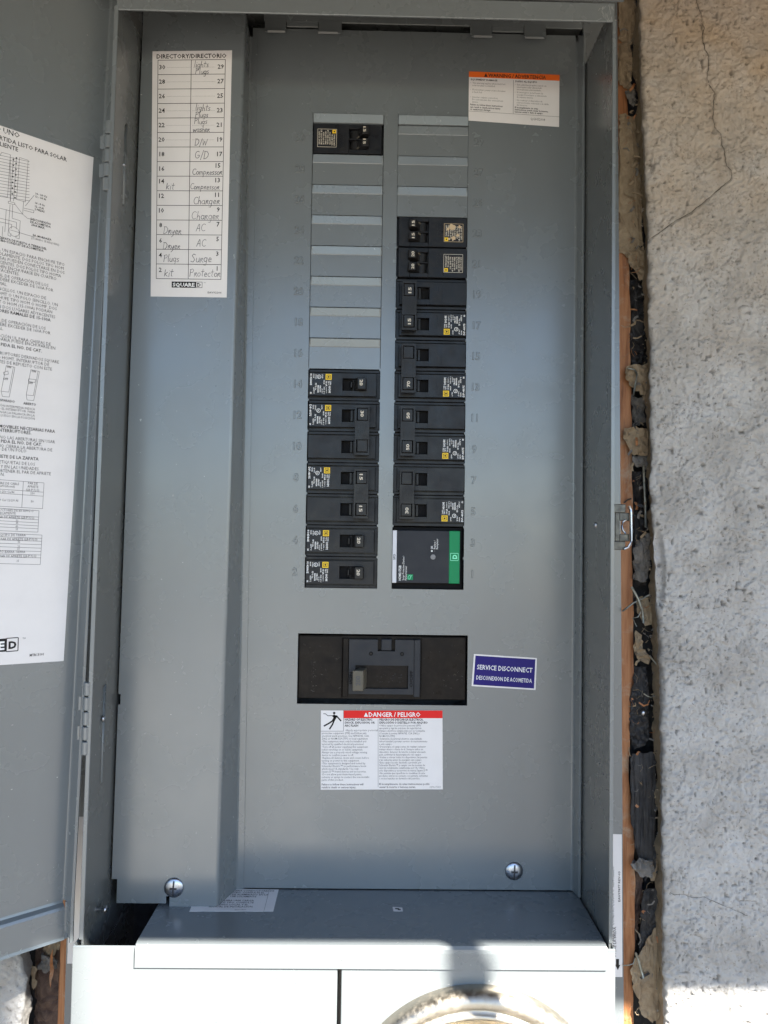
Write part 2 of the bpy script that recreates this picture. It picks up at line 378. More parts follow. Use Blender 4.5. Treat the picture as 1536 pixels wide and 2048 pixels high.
CRACK = [(232.1, 500), (232.1, 482.6), (235.0, 470.2), (237.5, 459.8), (236.2, 452.7), (238.3, 443.2), (241.1, 437.0), (241.1, 426.7), (239.9, 417.1), (243.2, 410.1), (246.4, 406.1), (245.2, 397.8), (244.4, 387.4), (246.4, 375.9), (251.3, 371.9), (252.9, 362.9), (255.3, 348.5), (258.6, 342.4), (259.4, 335.0), (248.4, 325.7), (238.2, 316.1), (232.1, 311.1), (224.0, 304.7), (213.9, 299.2), (203.8, 292.1), (192.9, 283.7)]
CRACK2 = [(211, -232.5), (214.5, -234.5), (222, -233.8), (228, -236.5), (238, -236), (249, -240.6), (262, -246), (272, -250)]
def crack_cut(x, z, line, w, depth):
    x2 = x + 0.7 * (vnoise(x, z, 2.2, 31) - 0.5); z2 = z + 0.7 * (vnoise(x, z, 2.2, 32) - 0.5)
    d = np.full(x.shape, 1e9)
    for (ax, az), (bx, bz) in zip(line[:-1], line[1:]):
        L2 = (bx - ax) ** 2 + (bz - az) ** 2
        t = np.clip(((x2 - ax) * (bx - ax) + (z2 - az) * (bz - az)) / L2, 0, 1)
        d = np.minimum(d, np.hypot(x2 - ax - t * (bx - ax), z2 - az - t * (bz - az)))
    return -depth * (1 - sstep(w * 0.35, w, d))
FRONT = [(560, 184), (473.1, 185.5), (398.5, 186.9), (316.3, 192.0), (194.4, 193.9), (74.2, 195.3), (-44.3, 203.1), (-199.9, 205.4), (-314.8, 206.7), (-420, 208)]
BACK = [(560, 189), (488.7, 189.4), (454.2, 188.4), (368.7, 191.6), (284, 197.0), (116.8, 200.6), (-6.6, 203.0), (-148.5, 207.6), (-288.2, 209.3), (-420, 210)]
def stucco_sheet(name, front, back, sgn, width, z0, z1, step, cracks, parent):
    zs = np.arange(z0, z1 + step, step); fx = np.array([interp(front, z) for z in zs]); bx = np.array([interp(back, z) for z in zs])
    jag = (vnoise(zs * 0, zs, 9, 51) - 0.5) * 3.0 + (vnoise(zs * 0, zs, 3, 52) - 0.5) * 1.4
    jb = (vnoise(zs * 0, zs, 14, 53) - 0.5) * 5.0 + (vnoise(zs * 0, zs, 4, 54) - 0.5) * 2.2
    cols = []
    ys = np.linspace(9, -11.5, 12)          # the cut edge, from the back to near the face
    for y in ys:
        t = (9 - y) / 24.0
        x = (bx + jb * (1 - t)) * (1 - t) + (fx + jag * t) * t
        rr = (vnoise(zs + y * 7, zs * 0 + y * 3, 2.4, 61) - 0.5) * 0.9
        cols.append((x + sgn * rr, np.full_like(zs, y), zs))
    for k in range(1, 5):                     # rounded arris
        a = k / 5 * math.pi / 2; R = 3.2
        cols.append((fx + jag + sgn * R * (1 - math.cos(a)), np.full_like(zs, -11.8 - R * math.sin(a)), zs))
    xs = np.arange(3.4, width, step)
    for q in xs: cols.append((fx + jag * max(0, 1 - q / 25) + sgn * q, np.full_like(zs, -15.0), zs))
    X = np.array([c[0] for c in cols]); Y = np.array([c[1] for c in cols]); Z = np.array([c[2] for c in cols])
    h, gr = stucco_h(X, Z); h = h - 1.6
    wgt = np.ones(len(cols)); wgt[:12] = 0.0; wgt[12:16] = [0.15, 0.4, 0.7, 0.9]
    # a chip knocked out of the arris
    if sgn > 0:
        chip = np.exp(-(((Z - 18) / 34) ** 2) - (np.maximum(0, X - 200) / 7.5) ** 2); h = h - 4.5 * sstep(0.35, 0.6, chip) 
    for cr, w, dp_ in cracks: h = h + crack_cut(X, Z, cr, w, dp_)
    Y = Y - h * wgt[:, None]
    nc, nr = X.shape
    V = np.stack([X, Y, Z], -1).reshape(-1, 3) * S
    idx = np.arange(nc * nr).reshape(nc, nr)
    a, b, c, d = idx[:-1, :-1].ravel(), idx[1:, :-1].ravel(), idx[1:, 1:].ravel(), idx[:-1, 1:].ravel()
    F = np.stack([a, b, c, d] if sgn > 0 else [a, d, c, b], 1)
    me = bpy.data.meshes.new(name); me.vertices.add(len(V)); me.vertices.foreach_set('co', V.ravel())
    me.loops.add(F.size); me.loops.foreach_set('vertex_index', F.ravel().astype(np.int32)); me.polygons.add(len(F))
    me.polygons.foreach_set('loop_start', (np.arange(len(F)) * 4).astype(np.int32)); me.polygons.foreach_set('loop_total', np.full(len(F), 4, np.int32))
    me.materials.append(STUCCO); me.materials.append(MORTAR)
    mi = np.zeros(len(F), np.int32); cid = (a // nr)
    mi[(cid < 9)] = 1 if sgn > 0 else 0
    me.polygons.foreach_set('material_index', mi)
    me.update(calc_edges=True)
    at_ = me.attributes.new('shade_and_dirt', 'FLOAT', 'POINT'); gv = np.clip(gr * 0.42 * wgt[:, None] + 0.5 * sstep(0.88, 0.94, vnoise(X, Z, 3.0, 6)) * wgt[:, None], 0, 0.8)
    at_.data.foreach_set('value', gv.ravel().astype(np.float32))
    me.polygons.foreach_set('use_smooth', np.ones(len(F), bool))
    o = bpy.data.objects.new(name, me); COL.objects.link(o); o.parent = parent
    return o
wr = thing('stucco_wall', 'rough grey stucco wall with a long hairline crack, right of the panel', 'wall', (0, 0, 0))
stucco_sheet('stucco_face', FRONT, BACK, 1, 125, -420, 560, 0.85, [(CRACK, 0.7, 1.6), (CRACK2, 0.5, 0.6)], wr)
sb = MB(); sb.box(331, 2500, -15, 9, -ZO, 700, STUCCO); sb.box(209, 330.9, -14, 9, -ZO, -421, STUCCO); sb.box(-350, 330.9, -14, 9, 561, 700, STUCCO)
sb.build('outer_face', wr)
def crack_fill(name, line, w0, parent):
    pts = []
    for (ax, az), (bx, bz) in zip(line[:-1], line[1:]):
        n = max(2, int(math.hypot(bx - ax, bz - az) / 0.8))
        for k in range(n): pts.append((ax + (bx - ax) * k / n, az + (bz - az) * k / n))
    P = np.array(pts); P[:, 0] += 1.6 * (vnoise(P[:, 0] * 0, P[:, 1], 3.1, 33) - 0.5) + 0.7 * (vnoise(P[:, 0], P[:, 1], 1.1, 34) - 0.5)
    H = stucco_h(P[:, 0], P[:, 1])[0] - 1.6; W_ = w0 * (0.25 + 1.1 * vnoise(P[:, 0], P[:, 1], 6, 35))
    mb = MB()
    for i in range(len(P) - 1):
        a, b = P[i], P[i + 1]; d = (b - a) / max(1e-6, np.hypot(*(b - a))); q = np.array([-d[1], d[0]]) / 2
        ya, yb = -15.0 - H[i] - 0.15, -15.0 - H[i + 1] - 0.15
        mb.poly([(a[0] - q[0] * W_[i], ya, a[1] - q[1] * W_[i]), (b[0] - q[0] * W_[i + 1], yb, b[1] - q[1] * W_[i + 1]), (b[0] + q[0] * W_[i + 1], yb, b[1] + q[1] * W_[i + 1]), (a[0] + q[0] * W_[i], ya, a[1] + q[1] * W_[i])], CRACKDARK)
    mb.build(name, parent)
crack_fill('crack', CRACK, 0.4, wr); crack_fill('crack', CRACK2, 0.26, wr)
wl_ = thing('stucco_wall', 'pale rough stucco showing below the open door at lower left', 'wall', (0, 0, 0))
LF = [(-190, -287), (-281.7, -291.5), (-302.4, -286.5), (-335.1, -290.6), (-420, -288)]
LB = [(-190, -292), (-289.4, -294.1), (-345.9, -293.5), (-420, -293)]
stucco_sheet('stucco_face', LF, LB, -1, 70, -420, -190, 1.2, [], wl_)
sb = MB(); sb.box(-2500, -364, -15, 9, -ZO, 700, STUCCO); sb.box(-363.9, -292, -14, 9, -189, 560, STUCCO); sb.box(-363.9, -292, -14, 9, -ZO, -421, STUCCO)
sb.build('outer_face', wl_)
# sheathing behind the gaps
sb = MB(); sb.box(-2500, 2500, 34, 46, -ZO, 700, FELT)
sb.build('wall_sheathing', kind='structure')

# lumber beside the flange, right side
def ragged(name, poly, y, m, amp=2.0, th=0.35, seed=0, rag=1.5, org=None, tilt=0.0):
    rnd = random.Random(seed); pts = []
    for (x0, z0), (x1, z1) in zip(poly, poly[1:] + poly[:1]):
        L = math.hypot(x1 - x0, z1 - z0); n = max(2, int(L / 2.2))
        for k in range(n):
            t = k / n; j = rag * rnd.uniform(-0.8, 0.8)
            nx, nz = (z1 - z0) / L, -(x1 - x0) / L
            pts.append((x0 + (x1 - x0) * t + nx * j, z0 + (z1 - z0) * t + nz * j))
    cx = sum(p[0] for p in pts) / len(pts); cz = sum(p[1] for p in pts) / len(pts)
    bm = bmesh.new(); vs = [bm.verts.new((px * S, 0, pz * S)) for px, pz in pts]
    bm.faces.new(vs); bmesh.ops.triangulate(bm, faces=bm.faces[:])
    for it in range(3):
        long_e = [e for e in bm.edges if e.calc_length() > 2.2 * S]
        if long_e: bmesh.ops.subdivide_edges(bm, edges=long_e, cuts=1); bmesh.ops.triangulate(bm, faces=bm.faces[:])
    for v in bm.verts:
        X, Z = v.co.x / S, v.co.z / S
        q = float(vnoise(np.array([X + seed * 13.0]), np.array([Z]), 7, 71 + seed)[0]) - 0.5
        q2 = float(vnoise(np.array([X + seed * 3.0]), np.array([Z]), 2.5, 81 + seed)[0]) - 0.5
        q3 = abs(float(vnoise(np.array([X * 0.8 + Z * 0.6 + seed]), np.array([Z * 0.8 - X * 0.6]), 4.5, 91)[0]) - 0.5)
        v.co.y = (y + amp * 1.3 * q + amp * 1.1 * q2 + amp * 1.6 * q3 + tilt * (X - cx)) * S
        v.co.x -= cx * S; v.co.z -= cz * S
    me = bpy.data.meshes.new(name); bm.to_mesh(me); bm.free(); me.materials.append(m)
    o = bpy.data.objects.new(name, me); COL.objects.link(o); o.location = (cx * S, 0, (cz + ZO) * S)
    s_ = o.modifiers.new('thickness', 'SOLIDIFY'); s_.thickness = th * S; s_.offset = 0
    return o
WR = [(182.0, 600), (183.5, 464.7), (184.1, 414.1), (183.9, 328.3), (184.9, 285.6), (187.0, 243.3), (187.2, 192.6), (187.9, 150.6), (189.6, 75.5), (188.6, 25.7), (190.0, 1.0), (191.0, -48.3), (190.3, -97.4), (187.5, -109.6), (187.2, -154.3), (190.6, -186.6), (192.3, -234.9), (192.5, -290.9), (190.3, -314.8), (191.9, -349.7), (192, -600)]
def board(name, left, right, y0, y1, label, seed=0):
    mb = MB(); zs = np.arange(-600, 600, 6.0)
    L = [interp([(z, x) for x, z in left], z) + (float(vnoise(np.array([3.0 + seed]), np.array([z]), 12, 77)[0]) - 0.5) * 0.8 for z in zs]
    R = [interp([(z, x) for x, z in right], z) + (float(vnoise(np.array([9.0 + seed]), np.array([z]), 10, 78)[0]) - 0.5) * 1.4 for z in zs]
    for i in range(len(zs) - 1):
        a, b = zs[i], zs[i + 1]
        mb.poly([(L[i], y0, a), (R[i], y0, a), (R[i + 1], y0, b), (L[i + 1], y0, b)], WOOD)
        mb.poly([(R[i], y0, a), (R[i], y1, a), (R[i + 1], y1, b), (R[i + 1], y0, b)], WOOD)
        mb.poly([(L[i], y1, a), (L[i], y0, a), (L[i + 1], y0, b), (L[i + 1], y1, b)], WOOD)
    o = mb.build(name); tag(o, label, 'wood board'); return o
board('wooden_board', [(168, 600), (168, -600)], WR, 12, 24, 'long orange brown board running up beside the right flange of the panel')
board('wooden_board', [(-273.6, 600), (-272.0, -300), (-273.2, -600)], [(-240, 600), (-240, -600)], 12, 24, 'short length of orange brown board showing at lower left beside the cabinet', 5)

def scrap(name, poly, y, m, label, cat, **k):
    o = ragged(name, poly, y, m, **k); tag(o, label, cat); return o
T_ = 'torn_paper'
scrap(T_, [(174, 520), (181, 520), (191, 495), (190.1, 472.8), (187.1, 462.1), (176.5, 464.7)], 9, TANPAPER, 'tan paper scrap at the very top of the gap beside the panel', 'paper scrap', seed=1)
scrap(T_, [(176.0, 463), (186, 463), (187.5, 440), (185.5, 433), (186, 421), (181, 424), (176.5, 425)], 9.5, TANPAPER, 'brown creased paper scrap near the top of the gap, just under the topmost scrap', 'paper scrap', seed=2, amp=2.5)
scrap(T_, [(181, 419), (186.5, 421), (190, 412), (188, 406), (183.5, 411)], 6, GREYWAD, 'small brown twisted paper shred level with the orange warning label top', 'paper scrap', seed=21, amp=2.5)
scrap(T_, [(176.8, 400.2), (186.1, 398.7), (193.7, 397.2), (195.1, 348.4), (196.1, 293.2), (198.2, 280.5), (190.9, 278), (183.5, 279.0), (176.5, 282)], 9.5, TANPAPER, 'longest tan paper sheet lining the upper part of the gap beside the stucco', 'paper scrap', seed=3, amp=1.2)
scrap(T_, [(183.5, 281.0), (198.2, 284.7), (199.8, 262.5), (196, 258), (191.9, 260.5), (187, 268)], 7, TANPAPER, 'jagged tan paper flap ending the long sheet in the upper gap', 'paper scrap', seed=4, amp=2.5)
scrap(T_, [(182.6, 186.4), (190.1, 188.6), (200.5, 186.8), (199.5, 171.2), (197.4, 160.0), (190.1, 165.8), (183.9, 173.0), (180.5, 179.2)], 5, TANPAPER, 'torn tan paper piece with a bent wire across it at mid height of the gap', 'paper scrap', seed=5, amp=3)
scrap(T_, [(180.2, 135.0), (199.4, 134.4), (198.6, 119.0), (199.9, 112.0), (188.2, 111.8), (187.0, 116.8), (182.8, 122.9), (179.8, 125.0)], 5, TANPAPER, 'squarish tan paper piece lower down the gap, above a grey flap', 'paper scrap', seed=6, amp=2.5)
scrap(T_, [(187.2, 111.0), (199.9, 113.0), (202, 101), (192, 103), (186.5, 107)], 7, GREYWAD, 'narrow grey paper flap hanging beneath the squarish tan piece', 'paper scrap', seed=7, amp=2.5)
scrap(T_, [(190.6, -2.9), (205.1, -6.8), (205.2, -25.2), (199.0, -27.3), (192.7, -17.2)], 6, MORTAR, 'pinkish mortar covered paper piece under the crossed wires', 'paper scrap', seed=8, amp=2)
scrap(T_, [(190.5, -31.6), (195.0, -35.5), (196.0, -45.8), (201.1, -51.8), (200.0, -59.1), (191.6, -53.9), (188.5, -43.9)], 5, TANPAPER, 'curled brown paper strip below the crossed wires', 'paper scrap', seed=9, amp=3)
scrap(T_, [(203.5, -199.5), (210.9, -203.4), (211.7, -233.4), (204.6, -234.7), (202, -214)], 8, TANPAPER, 'crumpled tan paper tucked against the stucco near the sticker on the flange', 'paper scrap', seed=10, amp=2.5)
scrap(T_, [(211.8, -265.3), (213.6, -289.2), (213.7, -320.9), (213.9, -338.7), (203.8, -345.7), (196.7, -338.8), (192.6, -325.0), (187.3, -309.2), (188.3, -299.2), (197.6, -287.3), (203.7, -275.3)], 6, TANPAPER, 'large tan paper sheet at the bottom of the right gap, catching the sun', 'paper scrap', seed=11, amp=1.8)
F_ = 'roofing_felt'
scrap(F_, [(189, 262), (199, 262), (200.5, 225), (199, 192), (190, 190), (187, 215)], 16, FELT, 'black crumpled felt in the gap above mid height', 'roofing felt', seed=12, amp=5)
scrap(F_, [(188.7, 165), (199.5, 160), (200.2, 140), (190, 138)], 14, GREYWAD, 'grey crumpled felt between two tan paper pieces', 'roofing felt', seed=13, amp=5)
scrap(F_, [(188.7, 100), (201.8, 98.3), (203, 60), (202.2, 5.5), (193.9, 3.6), (189.7, 34.1)], 14, FELT, 'dark grey ribbed felt strip behind the steel latch', 'roofing felt', seed=14, amp=5)
scrap(F_, [(190.8, 40.0), (201.7, 47.9), (203.1, 20.9), (198.0, 8), (189.6, 10)], 7, GREYWAD, 'grey dusty mortar lump just below the steel latch', 'mortar lump', seed=15, amp=4, th=3)
scrap(F_, [(190.8, -62.0), (200.7, -61.9), (203.1, -120.9), (191.0, -129.1), (186.6, -104.8)], 10, FELT, 'black gritty felt strip with a nail head on it', 'roofing felt', seed=16, amp=3)
scrap(F_, [(187.8, -131.2), (206.4, -131.1), (206.8, -225.5), (199.5, -233.5), (193.3, -217.6), (188.1, -185.5)], 7, FELT, 'long charcoal felt strip covering the gap beside the lower board', 'roofing felt', seed=17, amp=2)
scrap(F_, [(186.4, -219.6), (193.3, -214.8), (203.5, -216.3), (202.7, -229.5), (193.3, -227.6)], 3, GREYWAD, 'small grey tuft bridging the board and the charcoal felt', 'felt tuft', seed=18, amp=2.5, th=2)
scrap(F_, [(199.5, -240.5), (212.9, -240.4), (213.0, -269.3), (203.9, -289.3), (195.6, -303.1), (196.4, -262)], 9, FELT, 'smooth black felt pocket above the large tan paper sheet', 'roofing felt', seed=19, amp=1.2)
scrap('sheathing_patch', [(191, -225), (202, -233), (200, -262), (194, -300), (190, -305)], 20, MAUVE, 'dark mauve stained wood patch beside the lower board', 'wood patch', seed=20, amp=2)
scrap('sheathing_patch', [(188, 62), (202, 62), (203, 30), (188, 30)], 22, MAUVE, 'dark maroon patch behind the steel latch', 'wood patch', seed=22, amp=1)
# left lower gap
scrap('sheathing_patch', [(-296, -180), (-262, -180), (-262, -420), (-296, -420)], 24, MAUVE, 'mauve brown stained sheathing between stucco and board at lower left', 'wood patch', seed=30, amp=3)
scrap(T_, [(-292, -262), (-273, -262), (-273.5, -294), (-279, -300), (-286, -303), (-287, -290)], 14, TANPAPER, 'brown paper scrap under the open door at lower left', 'paper scrap', seed=31, amp=3)
scrap(T_, [(-287, -298), (-276, -300), (-275, -309), (-282, -312), (-288, -308)], 11, GREYWAD, 'grey brown paper roll crossing the lower left gap', 'paper scrap', seed=32, amp=3, th=2)
scrap(T_, [(-292, -303), (-288, -304), (-288, -320), (-291, -322)], 6, TANPAPER, 'short tan cardboard strip beside the lower left stucco edge', 'paper scrap', seed=33, amp=1)
scrap(T_, [(-277.5, -296), (-275.5, -290), (-275, -310), (-276.5, -320), (-277.5, -310)], 6, WOOD, 'sliver of split orange wood against the lower left board', 'wood splinter', seed=34, amp=1, rag=0.4)
# wires, nails
def wire(pts, r, label, m=RUST, name='wire'):
    o = MB().tube(pts, r, m, 6).build(name, org=pts[0], smooth=True); tag(o, label, 'wire'); return o
wire([(182.5, 3, 183.4), (187.0, 1, 182), (188.6, 0, 178), (187.9, 0, 172), (186.3, 2, 160.8)], 0.75, 'grey wire bent in a hook over torn tan paper at mid gap')
wire([(177.4, 0, -15.5), (186.0, 0, -8.8), (195.4, 2, -4.6), (201, 4, -2)], 0.7, 'straight wire sticking out sideways towards the panel flange')
wire([(185.1, 1, 4.2), (189.3, -2, -5), (193.3, 0, -14), (195.5, 3, -24.9)], 1.0, 'thick greenish wire crossing a thinner one below the latch')
wire([(194, 2, -14), (190, 0, -20), (186, 1, -21), (190, 3, -28)], 0.45, 'thin curled wire under the thick greenish wire')
wire([(189.1, 1, -287.2), (191.0, 0, -292), (192.8, 0, -298.5), (195.4, 1, -306.9)], 1.1, 'grey green wire stub on top of the large tan paper sheet')
wire([(179.2, 2, -297.8), (184, 2, -297.6), (187.3, 1, -295.9), (189.3, 3, -292.2)], 0.4, 'thin pale wire lying across the board near the bottom')
wire([(194.8, 0, -81.6), (197.3, -2, -83.2), (200.5, 0, -84.4), (205.0, 3, -83.6)], 0.5, 'short bright wire above the nail head')
wire([(196.4, 6, 104.0), (196.2, 4, 88), (197.2, 4, 70), (198.3, 6, 52.8)], 1.1, 'grey vertical wire running down behind the latch')
wire([(200.1, 2, -51.2), (205.8, -2, -59.3), (209.5, -14, -66.1)], 0.7, 'dark wire poking out to the stucco edge')
wire([(186.1, 3, 361.2), (189, 2, 361), (194.5, 4, 360.1)], 0.8, 'upper tan nail lying across the long paper sheet', TANPAPER, 'nail')
wire([(185.4, 3, 330.6), (189, 2, 329.6), (194.6, 4, 328.7)], 0.8, 'lower tan nail lying across the long paper sheet', TANPAPER, 'nail')
o = MB().lathe((196.1, 4, -97.8), [(0.9, -4), (0.9, 0), (2.3, 0.2), (2.3, 1.0), (0.6, 1.4)], ZINC, n=14).build('nail', org=(196.1, 4, -97.8), smooth=True); tag(o, 'round bright nail head in the black felt strip', 'nail')
# loose fibres, flakes and crumbs caught in the right gap
db = MB(); rnd = random.Random(44)
def shred(x, y, z, L, w, a, m):
    c, s_ = math.cos(a), math.sin(a); k = rnd.uniform(-2, 2)
    p0, p1, p2 = (x, y, z), (x + L * .5 * c - k * s_, y - rnd.uniform(0, 2.5), z + L * .5 * s_ + k * c), (x + L * c, y + rnd.uniform(-2, 1), z + L * s_)
    for a_, b_ in ((p0, p1), (p1, p2)):
        db.poly([a_, b_, (b_[0] - w * s_, b_[1], b_[2] + w * c), (a_[0] - w * s_, a_[1] + .3, a_[2] + w * c)], m)
for i in range(260):
    z = rnd.uniform(-345, 470); xl = interp([(z_, x_) for x_, z_ in WR], z) - 2; xr = interp(BACK, z)
    x = rnd.uniform(xl, xr - 1); m = rnd.choice([TANPAPER, TANPAPER, GREYWAD, GREYWAD, FELT, MORTAR, WOOD])
    shred(x, rnd.uniform(3, 12), z, rnd.uniform(1.5, 9), rnd.choice([.25, .3, .5, 1.2, 2.0]), rnd.uniform(0, 6.28), m)
for i in range(320):
    z = rnd.uniform(-345, 470); xr = interp(BACK, z); x = xr + rnd.uniform(-2.8, .8); y = rnd.uniform(-2, 9); r = rnd.uniform(.3, 1.5)
    pts = [(x + r * rnd.uniform(-1, 1), y + r * rnd.uniform(-1, 1), z + r * rnd.uniform(-1, 1)) for _ in range(5)]
    db.add(pts, [(0, 1, 2), (0, 2, 3), (0, 3, 1), (4, 2, 1), (4, 3, 2), (4, 1, 3)], rnd.choice([MORTAR, MORTAR, STUCCO, GREYWAD]))
o = db.build('gap_debris', kind='stuff'); tag(o, 'loose fibres, paper flakes and mortar crumbs in the gap beside the panel', 'debris')
# printed content of the door label: text, right end, baseline, bold, size; then line work
DT=[ ('TIPO UNO', -53.8, 311.7, 1, 5.2),
('DE ACOMETIDA PARTIDA LISTO PARA SOLAR', -21.9, 306.3, 1, 4.2),
('EN CALIENTE', -54.5, 302.1, 1, 4.2),
('14 - 1/0 Cu', -34.7, 276.1, 1, 1.9),
('12 - 1/0 Al', -35.3, 274.0, 1, 1.9),
('14 - 8 Cu', -36.1, 269.5, 1, 1.9),
('12 - 8 Al', -36.7, 267.1, 1, 1.9),
('2 PIEZAS', -36.0, 265.1, 1, 1.9),
('DESCONEXIÓN', -31.8, 257.4, 1, 2.1),
('DE ACOMETIDA', -31.5, 255.4, 1, 2.1),
('200A MAX.', -35.4, 253.5, 1, 2.1),
('5A. MORDAZA', -30.8, 246.5, 1, 2.1),
('(CUANDO SE REQUIERE)', -25.4, 244.3, 0, 2.0),
('ZAPATA DE PUESTO A TIERRA DEL', -33.8, 239.1, 1, 2.2),
('TUBO CONDUIT DE ACOMETIDA', -35.8, 237.2, 1, 2.2),
('UN POLO, UN ESPACIO PARA ENCHUFE TIPO', -21.3, 230.7, 0, 3.1),
('HOMP SOLAMENTE. DOS POLOS TIPO HOM', -21.9, 227.9, 0, 3.1),
('(15-125A) PUEDEN CONECTARSE EN DOS', -21.2, 225.0, 0, 3.1),
('ADYACENTES. DOS POLOS TIPO HOMA', -23.5, 222.1, 0, 3.1),
('PUEDEN ENCHUFARSE EN CUATRO', -26.6, 219.3, 0, 3.1),
('ADYACENTES.', -51.2, 216.7, 0, 3.1),
('TOTAL DE OPERACIÓN DE LOS', -31.9, 213.4, 0, 3.1),
('NO DEBE EXCEDER DE 160A POR', -28.5, 210.7, 0, 3.1),
('NORMAL.', -58.6, 207.7, 0, 3.1),
('SENCILLOS. UN ESPACIO DE', -33.2, 204.1, 0, 3.1),
('O HOMT O UN POLO SENCILLO. UN', -25.2, 201.0, 0, 3.1),
('ENCHUFE TIPO HOM O HOMP. DOS', -25.8, 198.1, 0, 3.1),
('HOMT O HOM (15-100A) PODRÁN', -28.8, 195.2, 0, 3.1),
('EN DOS LUGARES ADYACENTES', -26.7, 192.1, 0, 3.1),
('INTERRUPTORES RAMALES DE 15-100A', -29.7, 189.3, 1, 3.1),
('TOTAL DE OPERACIÓN DE LOS', -32.9, 182.8, 0, 3.1),
('NO DEBE EXCEDER DE 160A POR', -29.6, 180.1, 0, 3.1),
('NORMAL.', -60.1, 177.3, 0, 3.1),
('CLASIFICACIÓN UL PARA CHISPAS DE', -29.1, 172.3, 0, 3.1),
('SECUNDARIA PUEDE ENCHUFARSE EN', -26.0, 170.0, 0, 3.1),
('PARTES. PIDA EL NO. DE CAT.', -35.0, 166.5, 1, 3.1),
('INTERRUPTORES DERIVADOS SQUARE', -23.2, 160.6, 0, 3.1),
('HOMA O HOMT. INTERRUPTOR DE', -29.8, 157.7, 0, 3.1),
('PARTES DE REPUESTO CON ESTE', -27.8, 154.8, 0, 3.1),
('DISPARADO', -51.5, 129.1, 1, 2.3),
('ABIERTO', -37.7, 128.8, 1, 2.3),
('POSICIÓN INTERMEDIA INDICA', -38.3, 125.5, 0, 2.3),
('DISPARADO EL INTERRUPTOR. PARA', -38.3, 123.4, 0, 2.3),
('PONGA LA PALANCA EN LA', -38.3, 121.1, 0, 2.3),
('ABIERTO, LUEGO EN LA POSICIÓN', -38.3, 118.9, 0, 2.3),
('REMOVIBLES NECESARIAS PARA', -24.4, 111.3, 1, 3.1),
('INTERRUPTORES.', -40.2, 108.6, 1, 3.1),
('RELLENO LAS ABERTURAS SIN USAR', -24.2, 103.9, 0, 3.1),
('UNICO PIDA EL NO. DE CAT.', -33.0, 101.2, 1, 3.1),
('RELLENO CIERRA LA ABERTURA DE', -26.0, 98.1, 0, 3.1),
('HUECO DE UN POLO', -43.1, 95.8, 0, 3.1),
('APRIETE DE LA ZAPATA', -34.9, 91.0, 1, 3.1),
('LAS ETIQUETAS DE LOS', -37.2, 87.2, 0, 3.1),
('ELLOS Y EN LAS UNIDADES.', -34.2, 84.1, 0, 3.1),
('OBTENER EL PAR DE APRIETE', -26.4, 81.3, 0, 3.1),
('SECCIÓN.', -56.5, 78.8, 0, 3.1),
('CALIBRE DE CABLE', -47.1, 73.2, 0, 2.3),
('(AWG/kcmil)', -49.8, 71.3, 0, 2.3),
('PAR DE', -35.0, 74.1, 0, 2.3),
('APRIETE', -34.5, 71.9, 0, 2.3),
('(LB-PULG)', -33.9, 69.6, 0, 2.3),
('6-250 Cu/Al', -50.1, 67.5, 0, 2.2),
('250', -36.9, 67.3, 0, 2.2),
('14-2/0 Cu/ 12-2/0 Al', -47.4, 61.9, 0, 2.2),
('50', -37.4, 61.7, 0, 2.2),
('CONDUCTORES DE #3 AWG O', -37.2, 55.1, 0, 2.3),
('UNICAMENTE', -48.7, 53.1, 0, 2.3),
('PAR DE APRIETE (LB-PULG)', -36.6, 50.4, 0, 2.3),
('50', -46.9, 48.4, 0, 2),
('45', -46.8, 46.7, 0, 2),
('40', -46.9, 44.4, 0, 2),
('35', -46.9, 42.4, 0, 2),
('EQUIPO DE TIERRA', -41.8, 38.4, 0, 2.3),
('PAR DE APRIETE (LB-PULG)', -34.1, 35.6, 0, 2.3),
('35', -45.3, 33.8, 0, 2),
('25', -45.3, 30.8, 0, 2),
('20', -45.4, 29.1, 0, 2),
('TIPO BARRA TIERRA', -41.8, 27.0, 0, 2.3),
('PAR DE APRIETE (LB-PULG)', -34.5, 24.1, 0, 2.3),
('25', -45.6, 21.0, 0, 2),
('MTR13101', -27.6, -43.9, 1, 2.4) ]
